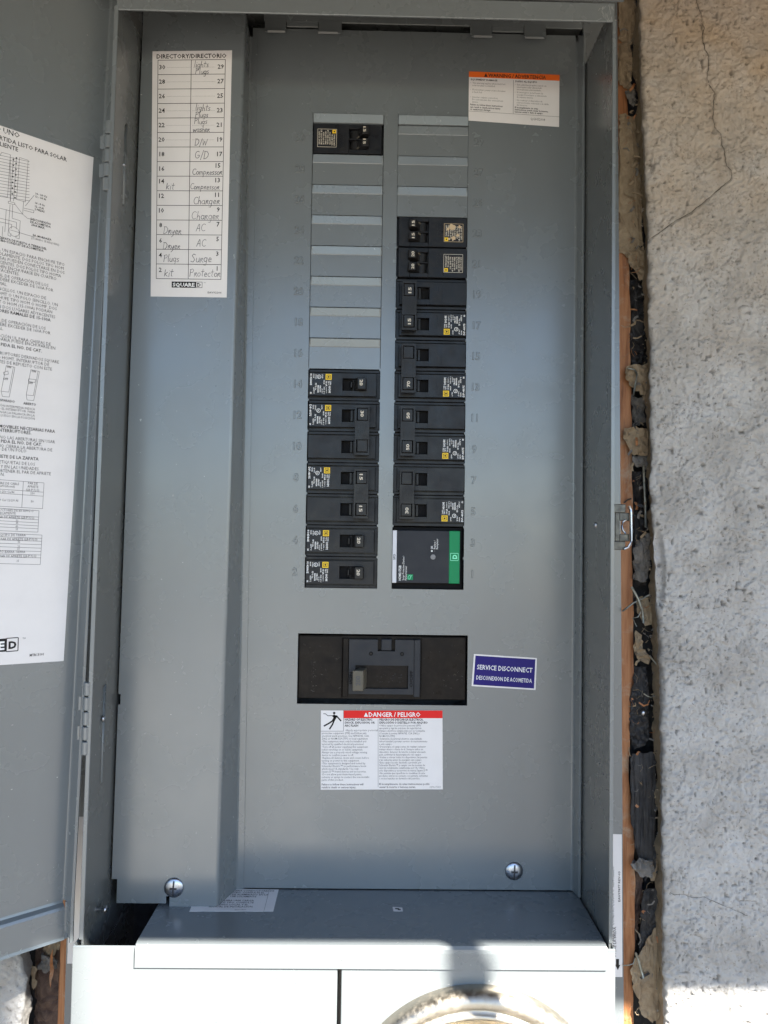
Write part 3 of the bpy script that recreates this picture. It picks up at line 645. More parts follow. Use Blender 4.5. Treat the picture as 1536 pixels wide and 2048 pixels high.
DL= [[(-61.9, 76.2), (-30.8, 75.7), (-31.3, 57.7), (-61.3, 58.4)], [(-44.4, 75.9), (-44.9, 58.0)], [(-61.7, 69.9), (-31.2, 69.2)], [(-61.6, 67.2), (-31.3, 66.4)], [(-61.3, 57.1), (-33.6, 56.2), (-33.9, 41.4), (-60.9, 42.0)], [(-61.2, 52.7), (-33.8, 51.8)], [(-61.1, 50.8), (-33.8, 49.9)], [(-61.1, 48.7), (-33.8, 47.8)], [(-61.0, 46.7), (-33.9, 45.7)], [(-60.9, 44.6), (-33.9, 43.7)], [(-60.8, 40.5), (-31.1, 39.4), (-31.7, 18.9), (-60.2, 20.0)], [(-60.7, 38.0), (-31.3, 37.1)], [(-60.7, 35.8), (-31.3, 35.1)], [(-60.6, 33.6), (-31.4, 32.7)], [(-60.5, 31.3), (-31.4, 30.3)], [(-60.5, 28.8), (-31.5, 28.0)], [(-60.4, 26.4), (-31.5, 25.6)], [(-60.3, 24.4), (-31.6, 23.6)], [(-66.6, 295.3), (-65.7, 295.9), (-64.7, 298.0), (-59.3, 298.3), (-60.2, 268.6), (-65.7, 268.3)], [(-59.4, 297.8), (-58.5, 266.3)], [(-57.3, 297.1), (-58.4, 266.4)], [(-55.4, 297.2), (-56.4, 267.0)], [(-53.4, 298.4), (-47.8, 298.4), (-48.8, 268.8), (-54.5, 268.7), (-53.4, 298.4)], [(-59.7, 266.0), (-55.5, 266.0), (-55.7, 264.8), (-59.6, 264.6), (-59.7, 266.0)], [(-49.9, 269.0), (-50.3, 259.8), (-55.5, 265.3)], [(-50.3, 259.8), (-47.1, 257.8), (-43.1, 258.0)], [(-48.7, 266.0), (-43.1, 275.4)], [(-49.7, 264.2), (-43.0, 264.6), (-43.2, 262.8), (-49.7, 262.8)], [(-65.1, 259.6), (-50.3, 259.8)], [(-64.9, 252.9), (-54.0, 253.0), (-54.1, 248.2)], [(-64.8, 250.3), (-57.0, 250.7), (-57.2, 247.8)], [(-58.5, 264.0), (-59.2, 242.5), (-57.4, 242.3), (-57.3, 244.5)], [(-56.8, 264.5), (-56.9, 255.0), (-51.7, 254.8), (-52.0, 242.1), (-54.2, 242.3), (-54.0, 244.0)], [(-57.8, 246.7), (-42.2, 246.0)], [(-60.8, 260.0), (-61.2, 244.3)], [(-62.6, 247.9), (-62.9, 237.7), (-59.9, 237.9)], [(-66.6, 295.6), (-46.9, 297.7)], [(-66.5, 293.5), (-46.9, 295.6)], [(-66.4, 291.3), (-46.8, 293.5)], [(-66.4, 289.2), (-46.7, 291.4)], [(-66.3, 287.0), (-46.7, 289.3)], [(-66.2, 284.8), (-46.6, 287.2)], [(-66.2, 282.7), (-46.5, 285.1)], [(-66.1, 280.5), (-46.5, 283.0)], [(-66.0, 278.3), (-46.4, 280.9)], [(-66.0, 276.2), (-46.4, 278.8)], [(-65.9, 274.0), (-46.3, 276.7)], [(-65.9, 271.9), (-46.2, 274.6)], [(-65.8, 269.7), (-46.2, 272.5)], [(-65.7, 267.5), (-46.1, 270.4)], [(-57.6, 153.7), (-52.1, 153.4), (-55.1, 132.6), (-59.4, 132.4), (-60.3, 135.8), (-57.6, 153.7)], [(-53.1, 153.4), (-55.5, 135.9), (-60.3, 135.8)], [(-59.4, 148.6), (-56.5, 150.2), (-56.1, 148.1), (-58.7, 147.0), (-59.4, 148.6)], [(-41.8, 153.4), (-36.1, 153.0), (-39.3, 132.2), (-43.7, 132.1), (-44.3, 135.5), (-41.8, 153.4)], [(-37.0, 153.2), (-39.6, 135.6), (-44.3, 135.5)], [(-43.1, 146.8), (-38.5, 147.0), (-38.8, 144.9), (-43.1, 145.0), (-43.1, 146.8)]]
DOTS= [[(-57.3, 295.5), (-57.3, 291.6), (-57.3, 287.6), (-57.3, 283.7), (-57.3, 279.7), (-57.3, 275.8), (-57.3, 271.8), (-55.4, 297.4), (-55.5, 293.5), (-55.5, 289.5), (-55.5, 285.5), (-55.5, 281.6), (-55.5, 277.6), (-55.5, 273.7), (-55.5, 269.7)]]
CIRC= [[(-55.4, 246.2), (-52.1, 246.2)]]
BRK= [[(-56.5, 152.3), (-40.6, 151.9), (-58.2, 143.9), (-42.2, 143.5)]]
LOGO= [[(-64.6, -30.0), (-51.9, -30.4), (-44.3, -31.5), (-44.5, -39.4), (-51.6, -39.3), (-64.3, -38.7)]]

# ------------------------------------------------------------------ the service panel
PO = (-38, -40, -620)
panel = thing('electrical_panel', 'open grey steel breaker panel with directory label, breakers and meter section', 'electrical panel', PO)
def part(mb, name, parent=panel, **k): return mb.build(name, parent, PO, **k)
def LX(z): return lerp(-220.6, -213.6, (z + 238) / 690.0)         # inner face of the left wall
XR = 142.3
e = MB()
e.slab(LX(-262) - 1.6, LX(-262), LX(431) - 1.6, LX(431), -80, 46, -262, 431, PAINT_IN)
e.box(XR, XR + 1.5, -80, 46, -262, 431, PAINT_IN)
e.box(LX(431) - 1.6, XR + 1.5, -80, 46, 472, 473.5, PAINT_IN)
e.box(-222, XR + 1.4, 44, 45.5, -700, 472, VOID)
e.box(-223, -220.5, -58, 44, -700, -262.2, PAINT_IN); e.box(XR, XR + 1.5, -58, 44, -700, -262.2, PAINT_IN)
# rolled front edge of the two side walls
e.slab(LX(-238) - 3.0, LX(-238), LX(420) - 3.0, LX(420), -80.9, -80.1, -238, 420, PAINT)
e.box(XR, XR + 2.6, -80.9, -80.1, -238, 418, PAINT)
enc = part(e, 'enclosure', bevel=0.35, seg=2)
e = MB(); e.box(LX(431) - 1.6, XR + 1.5, -80.6, -79, 417, 430.8, PAINT); part(e, 'top_lip', bevel=0.5, seg=2)
e = MB()
e.extrude([(-226, -86, 434), (-226, -88.5, 436.5), (-226, -89, 500), (-226, 4, 520), (-226, 4, 475), (-226, -81, 475), (-226, -81, 431.2), (-226, -84, 431.2)], (376, 0, 0), PAINT)
part(e, 'rain_cap', bevel=0.4)
# raised ridges pressed into the left wall, with screws
e = MB()
for za, zb, y in ((-140, -70, -57), (285, 345, -56)):
    xx = LX((za + zb) / 2)
    e = MB(); e.extrude([(LX(za) , y - 2.0, za), (LX(za) + 1.0, y - 0.9, za + 2), (LX(za) + 1.0, y + 0.9, za + 2), (LX(za), y + 2.0, za)], (LX(zb) - LX(za), 0, zb - za), PAINT); part(e, 'wall_ridge', smooth=True)
def side_screw(x, y, z, L, r=2.4, m=ZINC, sgn=1):
    k = MB().lathe((x, y, z), [(1.3, -1), (1.3, L - 1.6), (r, L - 1.5), (r, L - 0.6), (r * 0.6, L), (0.3, L + 0.1)], m, axis=(sgn, 0, 0), n=16)
    return part(k, 'screw', smooth=True)
side_screw(LX(-229), -56, -229.1, 7.5, 2.7); side_screw(LX(-92), -59.7, -92.2, 2.2, 2.3); side_screw(LX(315), -57.5, 315.0, 1.0, 1.0)
k = MB().lathe((XR, -43.6, 53.0), [(2.4, 0), (2.2, 0.7), (1.2, 1.1), (0.2, 1.2)], ZINC, axis=(-1, 0, 0), n=16); part(k, 'rivet', smooth=True)
# scraped paint and pale fibres in the top right corner
e = MB(); rnd = random.Random(3)
for i in range(26):
    y0, z0 = rnd.uniform(-79, -62), rnd.uniform(392, 430); L = rnd.uniform(2, 9); a = rnd.uniform(-1.9, -1.1)
    y1, z1 = y0 + L * math.cos(a) * 0.8, z0 + L * math.sin(a); w = rnd.uniform(0.1, 0.35)
    e.poly([(XR - 0.06, y0, z0), (XR - 0.06, y0 + w, z0), (XR - 0.06, y1 + w, z1), (XR - 0.06, y1, z1)], SCR)
for i in range(24):
    x0, z0 = rnd.uniform(133, 142), rnd.uniform(418, 430); a = rnd.uniform(-2.4, -1.2); L = rnd.uniform(1, 6); w = rnd.uniform(0.1, 0.3)
    e.poly([(x0, -80.7, z0), (x0 + w, -80.7, z0), (x0 + L * math.cos(a) + w, -80.7, max(417.2, z0 + L * math.sin(a))), (x0 + L * math.cos(a), -80.7, max(417.2, z0 + L * math.sin(a)))], SCR)
for y0, z0, y1, z1 in ((-60, 46, -60.3, 38), (-72, 58, -71, 52), (-71, 52, -72, 47), (-62, -60, -60, -67)):
    e.poly([(XR - 0.06, y0, z0), (XR - 0.06, y0 + 0.35, z0), (XR - 0.06, y1 + 0.35, z1), (XR - 0.06, y1, z1)], SCR)
part(e, 'paint_scratches', kind='stuff')

# mounting flange each side
e = MB(); e.slab(XR + 1.6, 181.5, XR + 1.6, 172.5, 4, 5.5, -400, 500, PAINT); fl = part(e, 'mounting_flange')
st = Sheet((150, 3.9, -194.4), (178.7, 3.9, -195.2), (150, 3.9, -307.6), (179.6, 3.9, -307.9), 29.3, 113).paper()
for body, a, b, sz in (("USA PAPEL DE CONSTRUCCION O CENTELLEO", 24.4, 93.5, 3.1), ("SOBRE LA BRIDA.", 28.2 - 2.2, 97.2, 3.1)):
    st.text(a - 29.3 + 28.2 - 0.6, b + (0 if a < 25 else 0), body, sz, rot=-math.pi / 2, fit=(68 if a < 25 else 24), bold=0.03)
st.text(27.8, 53.5, "EAV97877 REV-03", 2.4, rot=-math.pi / 2, fit=24, bold=0.04)
st.rect(24.2, 98.8, 26.6, 104.5, INK); st.mb.poly([st.at(23.6, 103.5, 0.2), st.at(27.6, 103.5, 0.2), st.at(25.6, 107.6, 0.2)], INK)
part(st.mb, 'flange_sticker', fl)
e = MB(); e.box(-264.2, -223.5, 4, 5.5, -400, 500, PAINT); fl2 = part(e, 'mounting_flange')
st = Sheet((-263, 3.9, -185), (-242, 3.9, -185), (-263, 3.9, -300), (-242, 3.9, -300), 21, 115).paper(); part(st.mb, 'flange_sticker', fl2)

# ---- dead front
OPEN = [(-80.2, -21.6, 0, 390), (-10.0, 48.2, 0, 390), (-84.6, 52.1, -92.8, -36.6)]
xs = [-131, -84.6, -80.2, -21.6, -10.0, 48.2, 52.1, 136.4]; zs = [-238.2, -92.8, -36.6, 0, 390, 460.5]
e = MB()
def cell(x0, x1, z0, z1):
    cx, cz = (x0 + x1) / 2, (z0 + z1) / 2
    return any(a < cx < b and c < cz < d for a, b, c, d in OPEN)
for i in range(len(xs) - 1):
    for j in range(len(zs) - 1):
        if not cell(xs[i], xs[i + 1], zs[j], zs[j + 1]):
            e.poly([(xs[i], 0, zs[j]), (xs[i + 1], 0, zs[j]), (xs[i + 1], 0, zs[j + 1]), (xs[i], 0, zs[j + 1])], PAINT)
for a, b, c, d in OPEN:      # cut edges of the openings
    e.poly([(a, 0, c), (a, 0, d), (a, 1.6, d), (a, 1.6, c)], PAINT); e.poly([(b, 0, c), (b, 1.6, c), (b, 1.6, d), (b, 0, d)], PAINT)
    e.poly([(a, 0, d), (b, 0, d), (b, 1.6, d), (a, 1.6, d)], PAINT); e.poly([(a, 0, c), (a, 1.6, c), (b, 1.6, c), (b, 0, c)], PAINT)
# returned right edge and the top edge
prof = [(136.4, 0), (137.3, -0.5), (138.2, -2.2), (139.6, -11.5), (140.5, -12.6), (141.4, -12.2)]
for (x0, y0), (x1, y1) in zip(prof[:-1], prof[1:]):
    e.poly([(x0, y0, -238.2), (x1, y1, -238.2), (x1, y1, 453), (x0, y0, 459.5)], PAINT)
e.poly([(-131, 0, 460.5), (136.4, 0, 460.5), (136.4, 1.6, 460.5), (-131, 1.6, 460.5)], PAINT)
for r in range(1, 15):       # little snapped tie nibs between the slots
    for x, sg in ((-80.2, 1), (-21.6, -1), (-10.0, 1), (48.2, -1)):
        z = r * 25.4; full = (x > -15 and r < 12) or (x < -15 and r < 8)
        if full:
            e.extrude([(x, -0.15, z - 1.3), (x + sg * 0.9, -0.5, z - 0.5), (x + sg * 0.9, -0.5, z + 0.5), (x, -0.15, z + 1.3)], (0, 1.2, 0), PAINT)
df = part(e, 'dead_front')
mm = df.modifiers.new('weld', 'WELD'); mm.merge_threshold = 0.00002
# knock-out plates
def knockout(cx, z0, h=25.4):
    e = MB(); w = 28.85
    P = [(1.3, h - 0.25), (-0.8, h - 0.35), (-1.1, h - 0.8), (-0.4, 18.6), (-0.1, 18.0), (-0.1, 0.3), (1.3, 0.3)]
    e.extrude([(-w, y, z) for y, z in P], (2 * w, 0, 0), PAINT)
    for sg in (-1, 1):
        e.extrude([(sg * (w - 0.1), -1.3, h - 0.6), (sg * (w - 1.0), -1.7, h - 1.2), (sg * (w - 1.0), -0.5, 18.8), (sg * (w - 0.1), -0.1, 18.2)], (0, 0.1, 0), PAINT)
    o = e.build('knockout_plate', df, bevel=0.22)
    o.location = ((cx - PO[0]) * S, (-PO[1]) * S, (z0 - PO[2]) * S)
    return o
ko = knockout(-50.9, 7 * 25.4)
def ko_copy(cx, z0):
    o = ko.copy(); COL.objects.link(o); o.location = ((cx - PO[0]) * S, (-PO[1]) * S, (z0 - PO[2]) * S)
for r in range(8, 14): ko_copy(-50.9, r * 25.4)
for r in range(12, 15): ko_copy(19.1, r * 25.4)
for cx in (-50.9, 19.1):
    e = MB(); e.extrude([(cx - 28.85, y, z) for y, z in [(1.3, 389.8), (-1.3, 389.6), (-1.5, 389.0), (-0.2, 382.2), (1.3, 381.6)]], (57.7, 0, 0), PAINT)
    part(e, 'knockout_strip', df, bevel=0.2)
# embossed slot numbers
for n in range(1, 31):
    r = (n - 1) // 2; z = r * 25.4 + 13.0
    v, f = text2d(str(n), 8.6, -0.02, 'CENTER', 3, 1.0, 0.2, 0.32)
    cx = lerp(55.2, 56.8, r / 15) if n % 2 else lerp(-88.2, -90.2, r / 15)
    e = MB(); e.add([(cx + a * 0.9, -0.02 - c, z - 3.1 + b) for a, b, c in v], [tuple(q) for q in f], PAINT)
    part(e, 'slot_number', df)
def dome_screw(x, y, z, r, rot, parent):
    e = MB().lathe((x, y, z), [(r, 0), (r, 0.5), (r * 0.93, 1.2), (r * 0.75, 1.9), (r * 0.45, 2.4), (0.15, 2.6)], ZINC, n=32)
    s_ = part(e, 'screw', parent, smooth=True)
    e = MB(); c, s2 = math.cos(rot), math.sin(rot)
    for L, w, a in ((r * 0.95, 0.62, 0), (r * 0.36, 0.75, math.pi / 2)):
        pts = []
        for u, v_ in ((-L, -w), (L, -w), (L, w), (-L, w)):
            q = a + rot; px, pz = u * math.cos(q) - v_ * math.sin(q), u * math.sin(q) + v_ * math.cos(q)
            rr = math.hypot(px, pz) / r; pts.append((x + px, y - 3.5 + 2.9 * rr * rr, z + pz))
        n_ = 8
        for i in range(n_):       # the slot follows the dome
            t0, t1 = i / n_, (i + 1) / n_; q4 = []
            for t, (pa, pb) in ((t0, (0, 3)), (t1, (0, 3)),):
                pass
            A0 = -L + 2 * L * t0; A1 = -L + 2 * L * t1; q = a + rot
            for u, v_ in ((A0, -w), (A1, -w), (A1, w), (A0, w)):
                px, pz = u * math.cos(q) - v_ * math.sin(q), u * math.sin(q) + v_ * math.cos(q); rr = min(1, math.hypot(px, pz) / r)
                q4.append((x + px, y - 0.12 - 2.6 * math.sqrt(max(0, 1 - rr ** 2.4)), z + pz))
            e.poly(q4, SLOT)
    part(e, 'slot', s_ if parent is panel else parent)
dome_screw(91.0, -0.05, -223.3, 7.2, math.pi / 2 - 0.05, df)

# ---- stickers on the dead front
st = Sheet((48.1, 0, 428), (123.3, 0, 426.9), (48.1, 0, 386.6), (123.2, 0, 382.9), 75.2, 42.6).paper()
st.rect(0, 0, 75.2, 4.9, ORANGE); st.mb.poly([st.at(12.6, 4.1, 0.22), st.at(15.4, 4.1, 0.22), st.at(14.0, 1.0, 0.22)], INK)
st.text(16.0, 4.1, "WARNING / ADVERTENCIA", 4.2, bold=0.09, fit=48)
st.line([(37, 6), (37, 34)], 0.3, INK2); st.line([(0, 34.4), (75.2, 34.4)], 0.25, INK2)
st.text(1.6, 7.6, "EQUIPMENT DAMAGE", 2.1, bold=0.05, fit=22); st.text(38.6, 7.6, "DAÑO AL EQUIPO", 2.1, bold=0.05, fit=18)
for b, t, bo in ((10.8, "•  This warning applies when back fed", 0), (12.9, "   solar breaker is installed.", 0), (16.6, "•  Photovoltaic power source breaker", 0), (18.7, "   is back fed.", 0), (23.0, "•  Inverter output connection.", 0), (25.1, "   Do not relocate this overcurrent", 0), (27.2, "   device.", 0), (29.6, "Failure to follow these instructions", .05), (31.7, "can result in death,serious injury", .05), (33.6, "or equipment damage.", .05)):
    st.text(1.2, b - 0.3, t, 2.05, INK if bo else INK2, bold=bo, xs=0.93)
for b, t, bo in ((10.6, "•  Esta advertencia aplica cuando un", 0), (12.6, "   interruptor solar alimentado", 0), (14.6, "   inversamente está instalado.", 0), (17, "•  El interruptor de la Fuente de", 0), (19, "   energía fotovoltaica es alimentado", 0), (21, "   de manera inversa.", 0), (23.6, "•  No reubicar el dispositivo de", 0), (25.6, "   sobrecorriente conectado a la salida", 0), (27.6, "   del inversor.", 0), (29.8, "El incumplimiento de estas", .05), (31.6, "instrucciones puede causar la muerte,", .05), (33.4, "lesiones serias o daño al equipo.", .05)):
    st.text(38.2, b - 0.3, t, 1.95, INK if bo else INK2, bold=bo, xs=0.93)
st.text(51.5, 38.6, "QGH52008", 2.9, INK2, fit=12)
part(st.mb, 'warning_sticker', df)

st = Sheet((-65.2, 0, -97.9), (32.3, 0, -96.9), (-64.3, 0, -160.6), (33.3, 0, -159.4), 97.5, 62.6).paper()
st.rect(18.1, 0, 97.5, 6.1, RED); st.mb.poly([st.at(34.4, 4.9, 0.22), st.at(37.8, 4.9, 0.22), st.at(36.1, 1.5, 0.22)], PWHITE)
st.text(38.3, 4.9, "DANGER / PELIGRO", 5.0, PWHITE, bold=0.1, fit=41.5)
st.line([(0, 16.4), (18.1, 16.4), (18.1, 0)], 0.3, INK2); st.line([(45.8, 7), (45.8, 60.6)], 0.25, INK2)
fg = MB()   # struck figure pictogram
for pl, w in (([(2, 2.6), (3.6, 2.6), (5.6, 4.2), (10.0, 4.1)], 0.5), ([(10.0, 4.1), (12.6, 4.4), (16.0, 8.2)], 1.1), ([(10.2, 4.2), (11.4, 5.4), (10.2, 7.6)], 2.2), ([(10.2, 7.6), (6.4, 10.2), (2.6, 12.2)], 1.2), ([(10.6, 7.8), (9.2, 11.2), (7.0, 14.6)], 1.2)):
    st.line(pl, w, INK)
st.mb.poly([st.at(10.6 + 1.0 * math.cos(t * math.pi / 6), 2.0 + 1.0 * math.sin(t * math.pi / 6), 0.21) for t in reversed(range(12))], INK)
for b, t in ((8.0, "HAZARD OF ELECTRIC"), (10.4, "SHOCK, EXPLOSION, OR"), (12.8, "ARC FLASH")): st.text(19, b, t, 2.35, bold=0.07, fit=None, xs=0.92)
st.text(19.5, 16.4, "•Apply appropriate personal", 2.3, INK2, fit=26)
ENG = ["protective equipment (PPE) and follow safe", "electrical work practices. See NFPA70E, CSA", "Z462 or NOM-029-STPS or local equivalent.", "•This equipment must only be installed and", "serviced by qualified electrical personnel.", "•Turn off all power supplying this equipment", "before working on or inside equipment.", "Always use a properly rated voltage sensing", "device to confirm power is off.", "•Replace all devices, doors and covers before", "turning on power to this equipment.", "•This equipment is designed and tested by", "Schneider Electric™ to performance levels", "which meet UL standards. Use only", "Square D™ brand devices and accessories.", "•Do not allow petroleum-based paints,", "solvents or sprays to contact the non-metallic", "parts of this product."]
for i, t in enumerate(ENG): st.text(0.7, 18.7 + 2.17 * i, t, 2.2, INK2, bold=0.012, xs=0.93)
for i, t in enumerate(["Failure to follow these instructions will", "result in death or serious injury."]): st.text(0.7, 59.2 + 2.3 * i, t, 2.2, INK, bold=0.03, xs=0.96)
for b, t in ((8.0, "PELIGRO DE DESCARGA ELÉCTRICA,"), (10.4, "EXPLOSIÓN O DESTELLO POR ARQUEO")): st.text(46.8, b, t, 2.35, bold=0.07, xs=0.92)
ESP = ["•Utilice equipo de protección personal (EPP)", "apropiado y siga las prácticas de seguridad en", "trabajos eléctricos establecidas por su Compañía.", "(Consulte la norma NFPA70E, CSA Z462 y", "NOM-029-STPS)", "•Solamente el personal eléctrico especializado", "deberá instalar y prestar servicio de mantenimiento", "a este equipo.", "•Desenergice el equipo antes de realizar cualquier", "trabajo dentro o fuera de él. Siempre utilice un", "dispositivo detector de tensión nominal adecuado", "para confirmar la desenergización del equipo.", "•Vuelva a colocar todos los dispositivos, las puertas", "y las cubiertas antes de energizar este equipo.", "•Este equipo ha sido diseñado y probado por", "Schneider Electric™ y cumple con las normas de", "nivel de rendimiento establecidas por UL. Utilice", "sólo dispositivos y accesorios de marca Square D™", "•No permita que superficies no metálicas de este", "producto entren en contacto con pintura, solventes", "o rocíos basados en derivados del petróleo."]
for i, t in enumerate(ESP): st.text(46.6, 12.6 + 2.1 * i, t, 2.15, INK2, bold=0.012, xs=0.86)
for i, t in enumerate(["El incumplimiento de estas instrucciones podrá", "causar la muerte o lesiones serias."]): st.text(46.6, 59.0 + 2.3 * i, t, 2.2, INK, bold=0.03, xs=0.96)
st.text(87, 61.3, "HJTA175833", 1.7, INK2)
part(st.mb, 'danger_sticker', df)

st = Sheet((57.2, 0, -51.4), (108.2, 0, -54.0), (55.5, 0, -77.1), (107.2, 0, -79.7), 51.2, 25.8).paper()
st.rect(1.3, 1.2, 49.9, 24.6, BLUE)
def serif(a, b, body, size, fit, bold):
    st.text(a, b, body, size, PWHITE, bold=bold, fit=fit, k=0.08)
serif(3.3, 12.0, "SERVICE DISCONNECT", 5.4, 44.6, 0.07); serif(3.3, 20.2, "DESCONEXION DE ACOMETIDA", 4.6, 44.6, 0.05)
part(st.mb, 'service_disconnect_sticker', df)

# ---- top bracket with hooked tabs
e = MB(); e.box(-122, XR - 0.3, -1.6, -0.2, 465.5, 471.8, PAINT); e.box(-103, -77, -1.9, -0.4, 461.2, 465.6, PAINT); e.box(66.5, 93, -1.9, -0.4, 461.2, 465.6, PAINT)
tb = part(e, 'top_bracket', bevel=0.3)
for i, (x0, x1) in enumerate(((-120.8, -103.4), (-76.9, -57.8), (48.4, 66.4), (93.2, 111.3))):
    e = MB(); c0, c1 = (2.6, 0) if i % 2 == 0 else (0, 2.6)
    e.hexa([(x0, -3.6, 455.6), (x1, -3.6, 455.6), (x1, -2.4, 455.6), (x0, -2.4, 455.6), (x0, -1.9, 468), (x1, -1.9, 468), (x1, -0.7, 468), (x0, -0.7, 468)], PAINT)
    e.hexa([(x0 + c0, -7.0, 454.4), (x1 - c1, -7.0, 454.4), (x1 - c1, -5.6, 453.0), (x0 + c0, -5.6, 453.0), (x0, -3.6, 455.6), (x1, -3.6, 455.6), (x1, -2.4, 455.6), (x0, -2.4, 455.6)], PAINT)
    part(e, 'hook_tab', tb, bevel=0.25)

# ---- raised wireway cover on the left
def rl(z): return lerp(-219.8, -213.0, (z + 238) / 690.0) + 0.9
def rr_(z): return lerp(-138.2, -132.0, (z + 238) / 690.0)
def rb_(z): return lerp(-130.0, -133.0, (z + 238) / 690.0)
e = MB()
Z0, Z1 = -240.0, 452.0; N = 14; yf = -30.0
zz = [lerp(Z0, Z1, i / N) for i in range(N + 1)]
def strip(fx0, fx1, z0, z1, y0=yf, y1=yf, m=PAINT, n=8):
    for i in range(n):
        a, b = lerp(z0, z1, i / n), lerp(z0, z1, (i + 1) / n)
        e.poly([(fx0(a), y0, a), (fx1(a), y1, a), (fx1(b), y1, b), (fx0(b), y0, b)], m)
inl = lambda z: rl(z) + 4.2
inl2 = lambda z: rl(z) + 1.7
strip(rl, inl2, -219, -88.5); strip(rl, inl2, -80.5, Z1); strip(inl2, inl, -219, Z1)
strip(inl, lambda z: -177.6, -236.8, Z1)
strip(lambda z: -177.6, lambda z: -174.9, -231.5, Z1)
strip(lambda z: -174.9, lambda z: rr_(z) - 2.6, Z0, Z1)
arc_ = [(-2.6, 0), (-1.5, 0.25), (-0.6, 0.95), (0, 2.2)]
for (d0, y0), (d1, y1) in zip(arc_[:-1], arc_[1:]):
    strip(lambda z, d=d0: rr_(z) + d, lambda z, d=d1: rr_(z) + d, Z0, Z1, yf + y0, yf + y1)
strip(rr_, rb_, Z0 + 1, Z1, yf + 2.2, -2.2)
strip(rb_, lambda z: rb_(z) + 1.2, Z0 + 1, Z1, -2.2, -1.0)
strip(lambda z: rb_(z) + 1.2, lambda z: rb_(z) + 6.0, Z0 + 1, Z1, -1.0, -0.9)
e.poly([(rl(Z1), yf, Z1), (rr_(Z1), yf, Z1), (rb_(Z1), -1, Z1), (rl(Z1), -1, Z1)], PAINT)
wc = part(e, 'wireway_cover')
w_ = wc.modifiers.new('weld', 'WELD'); w_.merge_threshold = 0.00001
w_ = wc.modifiers.new('thickness', 'SOLIDIFY'); w_.thickness = 1.3 * S; w_.offset = -1.0
e = MB()
for q in range(2):
    e = MB(); z = -190 - q * 18
    e.extrude([(rr_(z) + 1.6, -19, z), (rr_(z) + 0.9, -16, z - 5), (rr_(z) + 2.2, -14.6, z - 7), (rr_(z) + 2.4, -16.5, z - 2)], (0.8, 0, 0), PAINT)
    part(e, 'pressed_dimple', wc, smooth=True)
dome_screw(-171.8, -30.0, -224.9, 7.4, math.pi / 2 - 0.06, wc)

st = Sheet((-204.1, -30.0, 419.3), (-142.0, -30.0, 421.6), (-200.6, -30.0, 225.3), (-141.9, -30.0, 225.6), 62, 196).paper()
st.text(3.3, 5.9, "DIRECTORY/DIRECTORIO", 4.9, bold=0.1, fit=54.5)
G0, G1, P_ = 7.3, 181.9, 11.64
sk = lambda a: 0.0
for i in range(16): st.line([(4.4, G0 + P_ * i), (57.0, G0 + P_ * i)], 0.42, INK)
for a in (4.4, 30.4, 57.0): st.line([(a, G0), (a, G0 + 15 * P_)], 0.42, INK)
for i in range(15):
    nl, nr = 30 - 2 * i, 29 - 2 * i; b = G0 + P_ * (i + 0.5)
    bb = b + 1.5 if i < 8 else b - 0.1 + (0.6 if i > 11 else 0)
    st.text(5.2 + (1.2 if nl < 10 else 0), bb, str(nl), 5.0, bold=0.09)
    st.text(56.0 if i < 7 else 55.0, b + 1.5 if i < 7 else b - 1.0, str(nr), 5.0, bold=0.09, align='RIGHT')
    if i < 6:
        for k in range(19): st.rect(11.5 + k * 0.98, b, 12.05 + k * 0.98, b + 0.2, INK2)
        for k in range(18): st.rect(31.8 + k * 1.0, b, 32.35 + k * 1.0, b + 0.2, INK2)
R_ = lambda i, f: G0 + P_ * (i + f)
for i, a, f, w_, sz in ((0, 32.5, 0.52, 'lights', 5.4), (0, 33.5, 0.98, 'Plugs', 5.2), (3, 34, 0.5, 'lights', 5.4), (3, 34, 0.95, 'Plugs', 4.8), (4, 33.2, 0.42, 'Plugs', 5.0), (4, 32.3, 0.96, 'washer', 5.0), (5, 34, 0.9, 'D/W', 6.0), (6, 34, 0.8, 'G/D', 7.0), (7, 32.2, 0.9, 'Compressor', 5.4), (8, 30.8, 0.9, 'Compressor', 5.2), (9, 33.4, 0.92, 'Charger', 6.6), (10, 32, 0.95, 'Charger', 7.0), (11, 36, 0.75, 'AC', 6.6), (12, 36.6, 0.8, 'AC', 6.4), (13, 32, 0.85, 'Surge', 7.4), (14, 31.2, 0.82, 'Protector', 6.6), (8, 11.5, 0.9, 'Kit', 6.0), (11, 9.8, 0.95, 'Dryer', 6.4), (12, 9.5, 0.98, 'Dryer', 6.2), (13, 10, 0.85, 'Plugs', 6.2), (14, 10.6, 0.85, 'Kit', 6.6)):
    write(st, a, R_(i, f), w_, sz)
st.rect(17.0, 184.0, 36.6, 188.8, INK); st.text(17.9, 187.9, "SQUARE", 4.1, PWHITE, bold=0.12, fit=17.8, k=0.1)
st.line([(36.8, 184.2), (41.8, 184.2), (41.8, 188.6), (36.8, 188.6), (36.8, 184.2)], 0.35, INK); st.text(37.9, 187.8, "D", 3.9, bold=0.12, fit=2.9)
st.rect(37.5, 187.4, 39, 187.9, INK); st.rect(37.5, 184.9, 39, 185.4, INK)
st.text(43, 185, "TM", 1.2, INK2); st.text(46.4, 193.0, "EAV92206", 2.0, INK2, bold=0.04, fit=11.4)
part(st.mb, 'directory_sticker', wc)

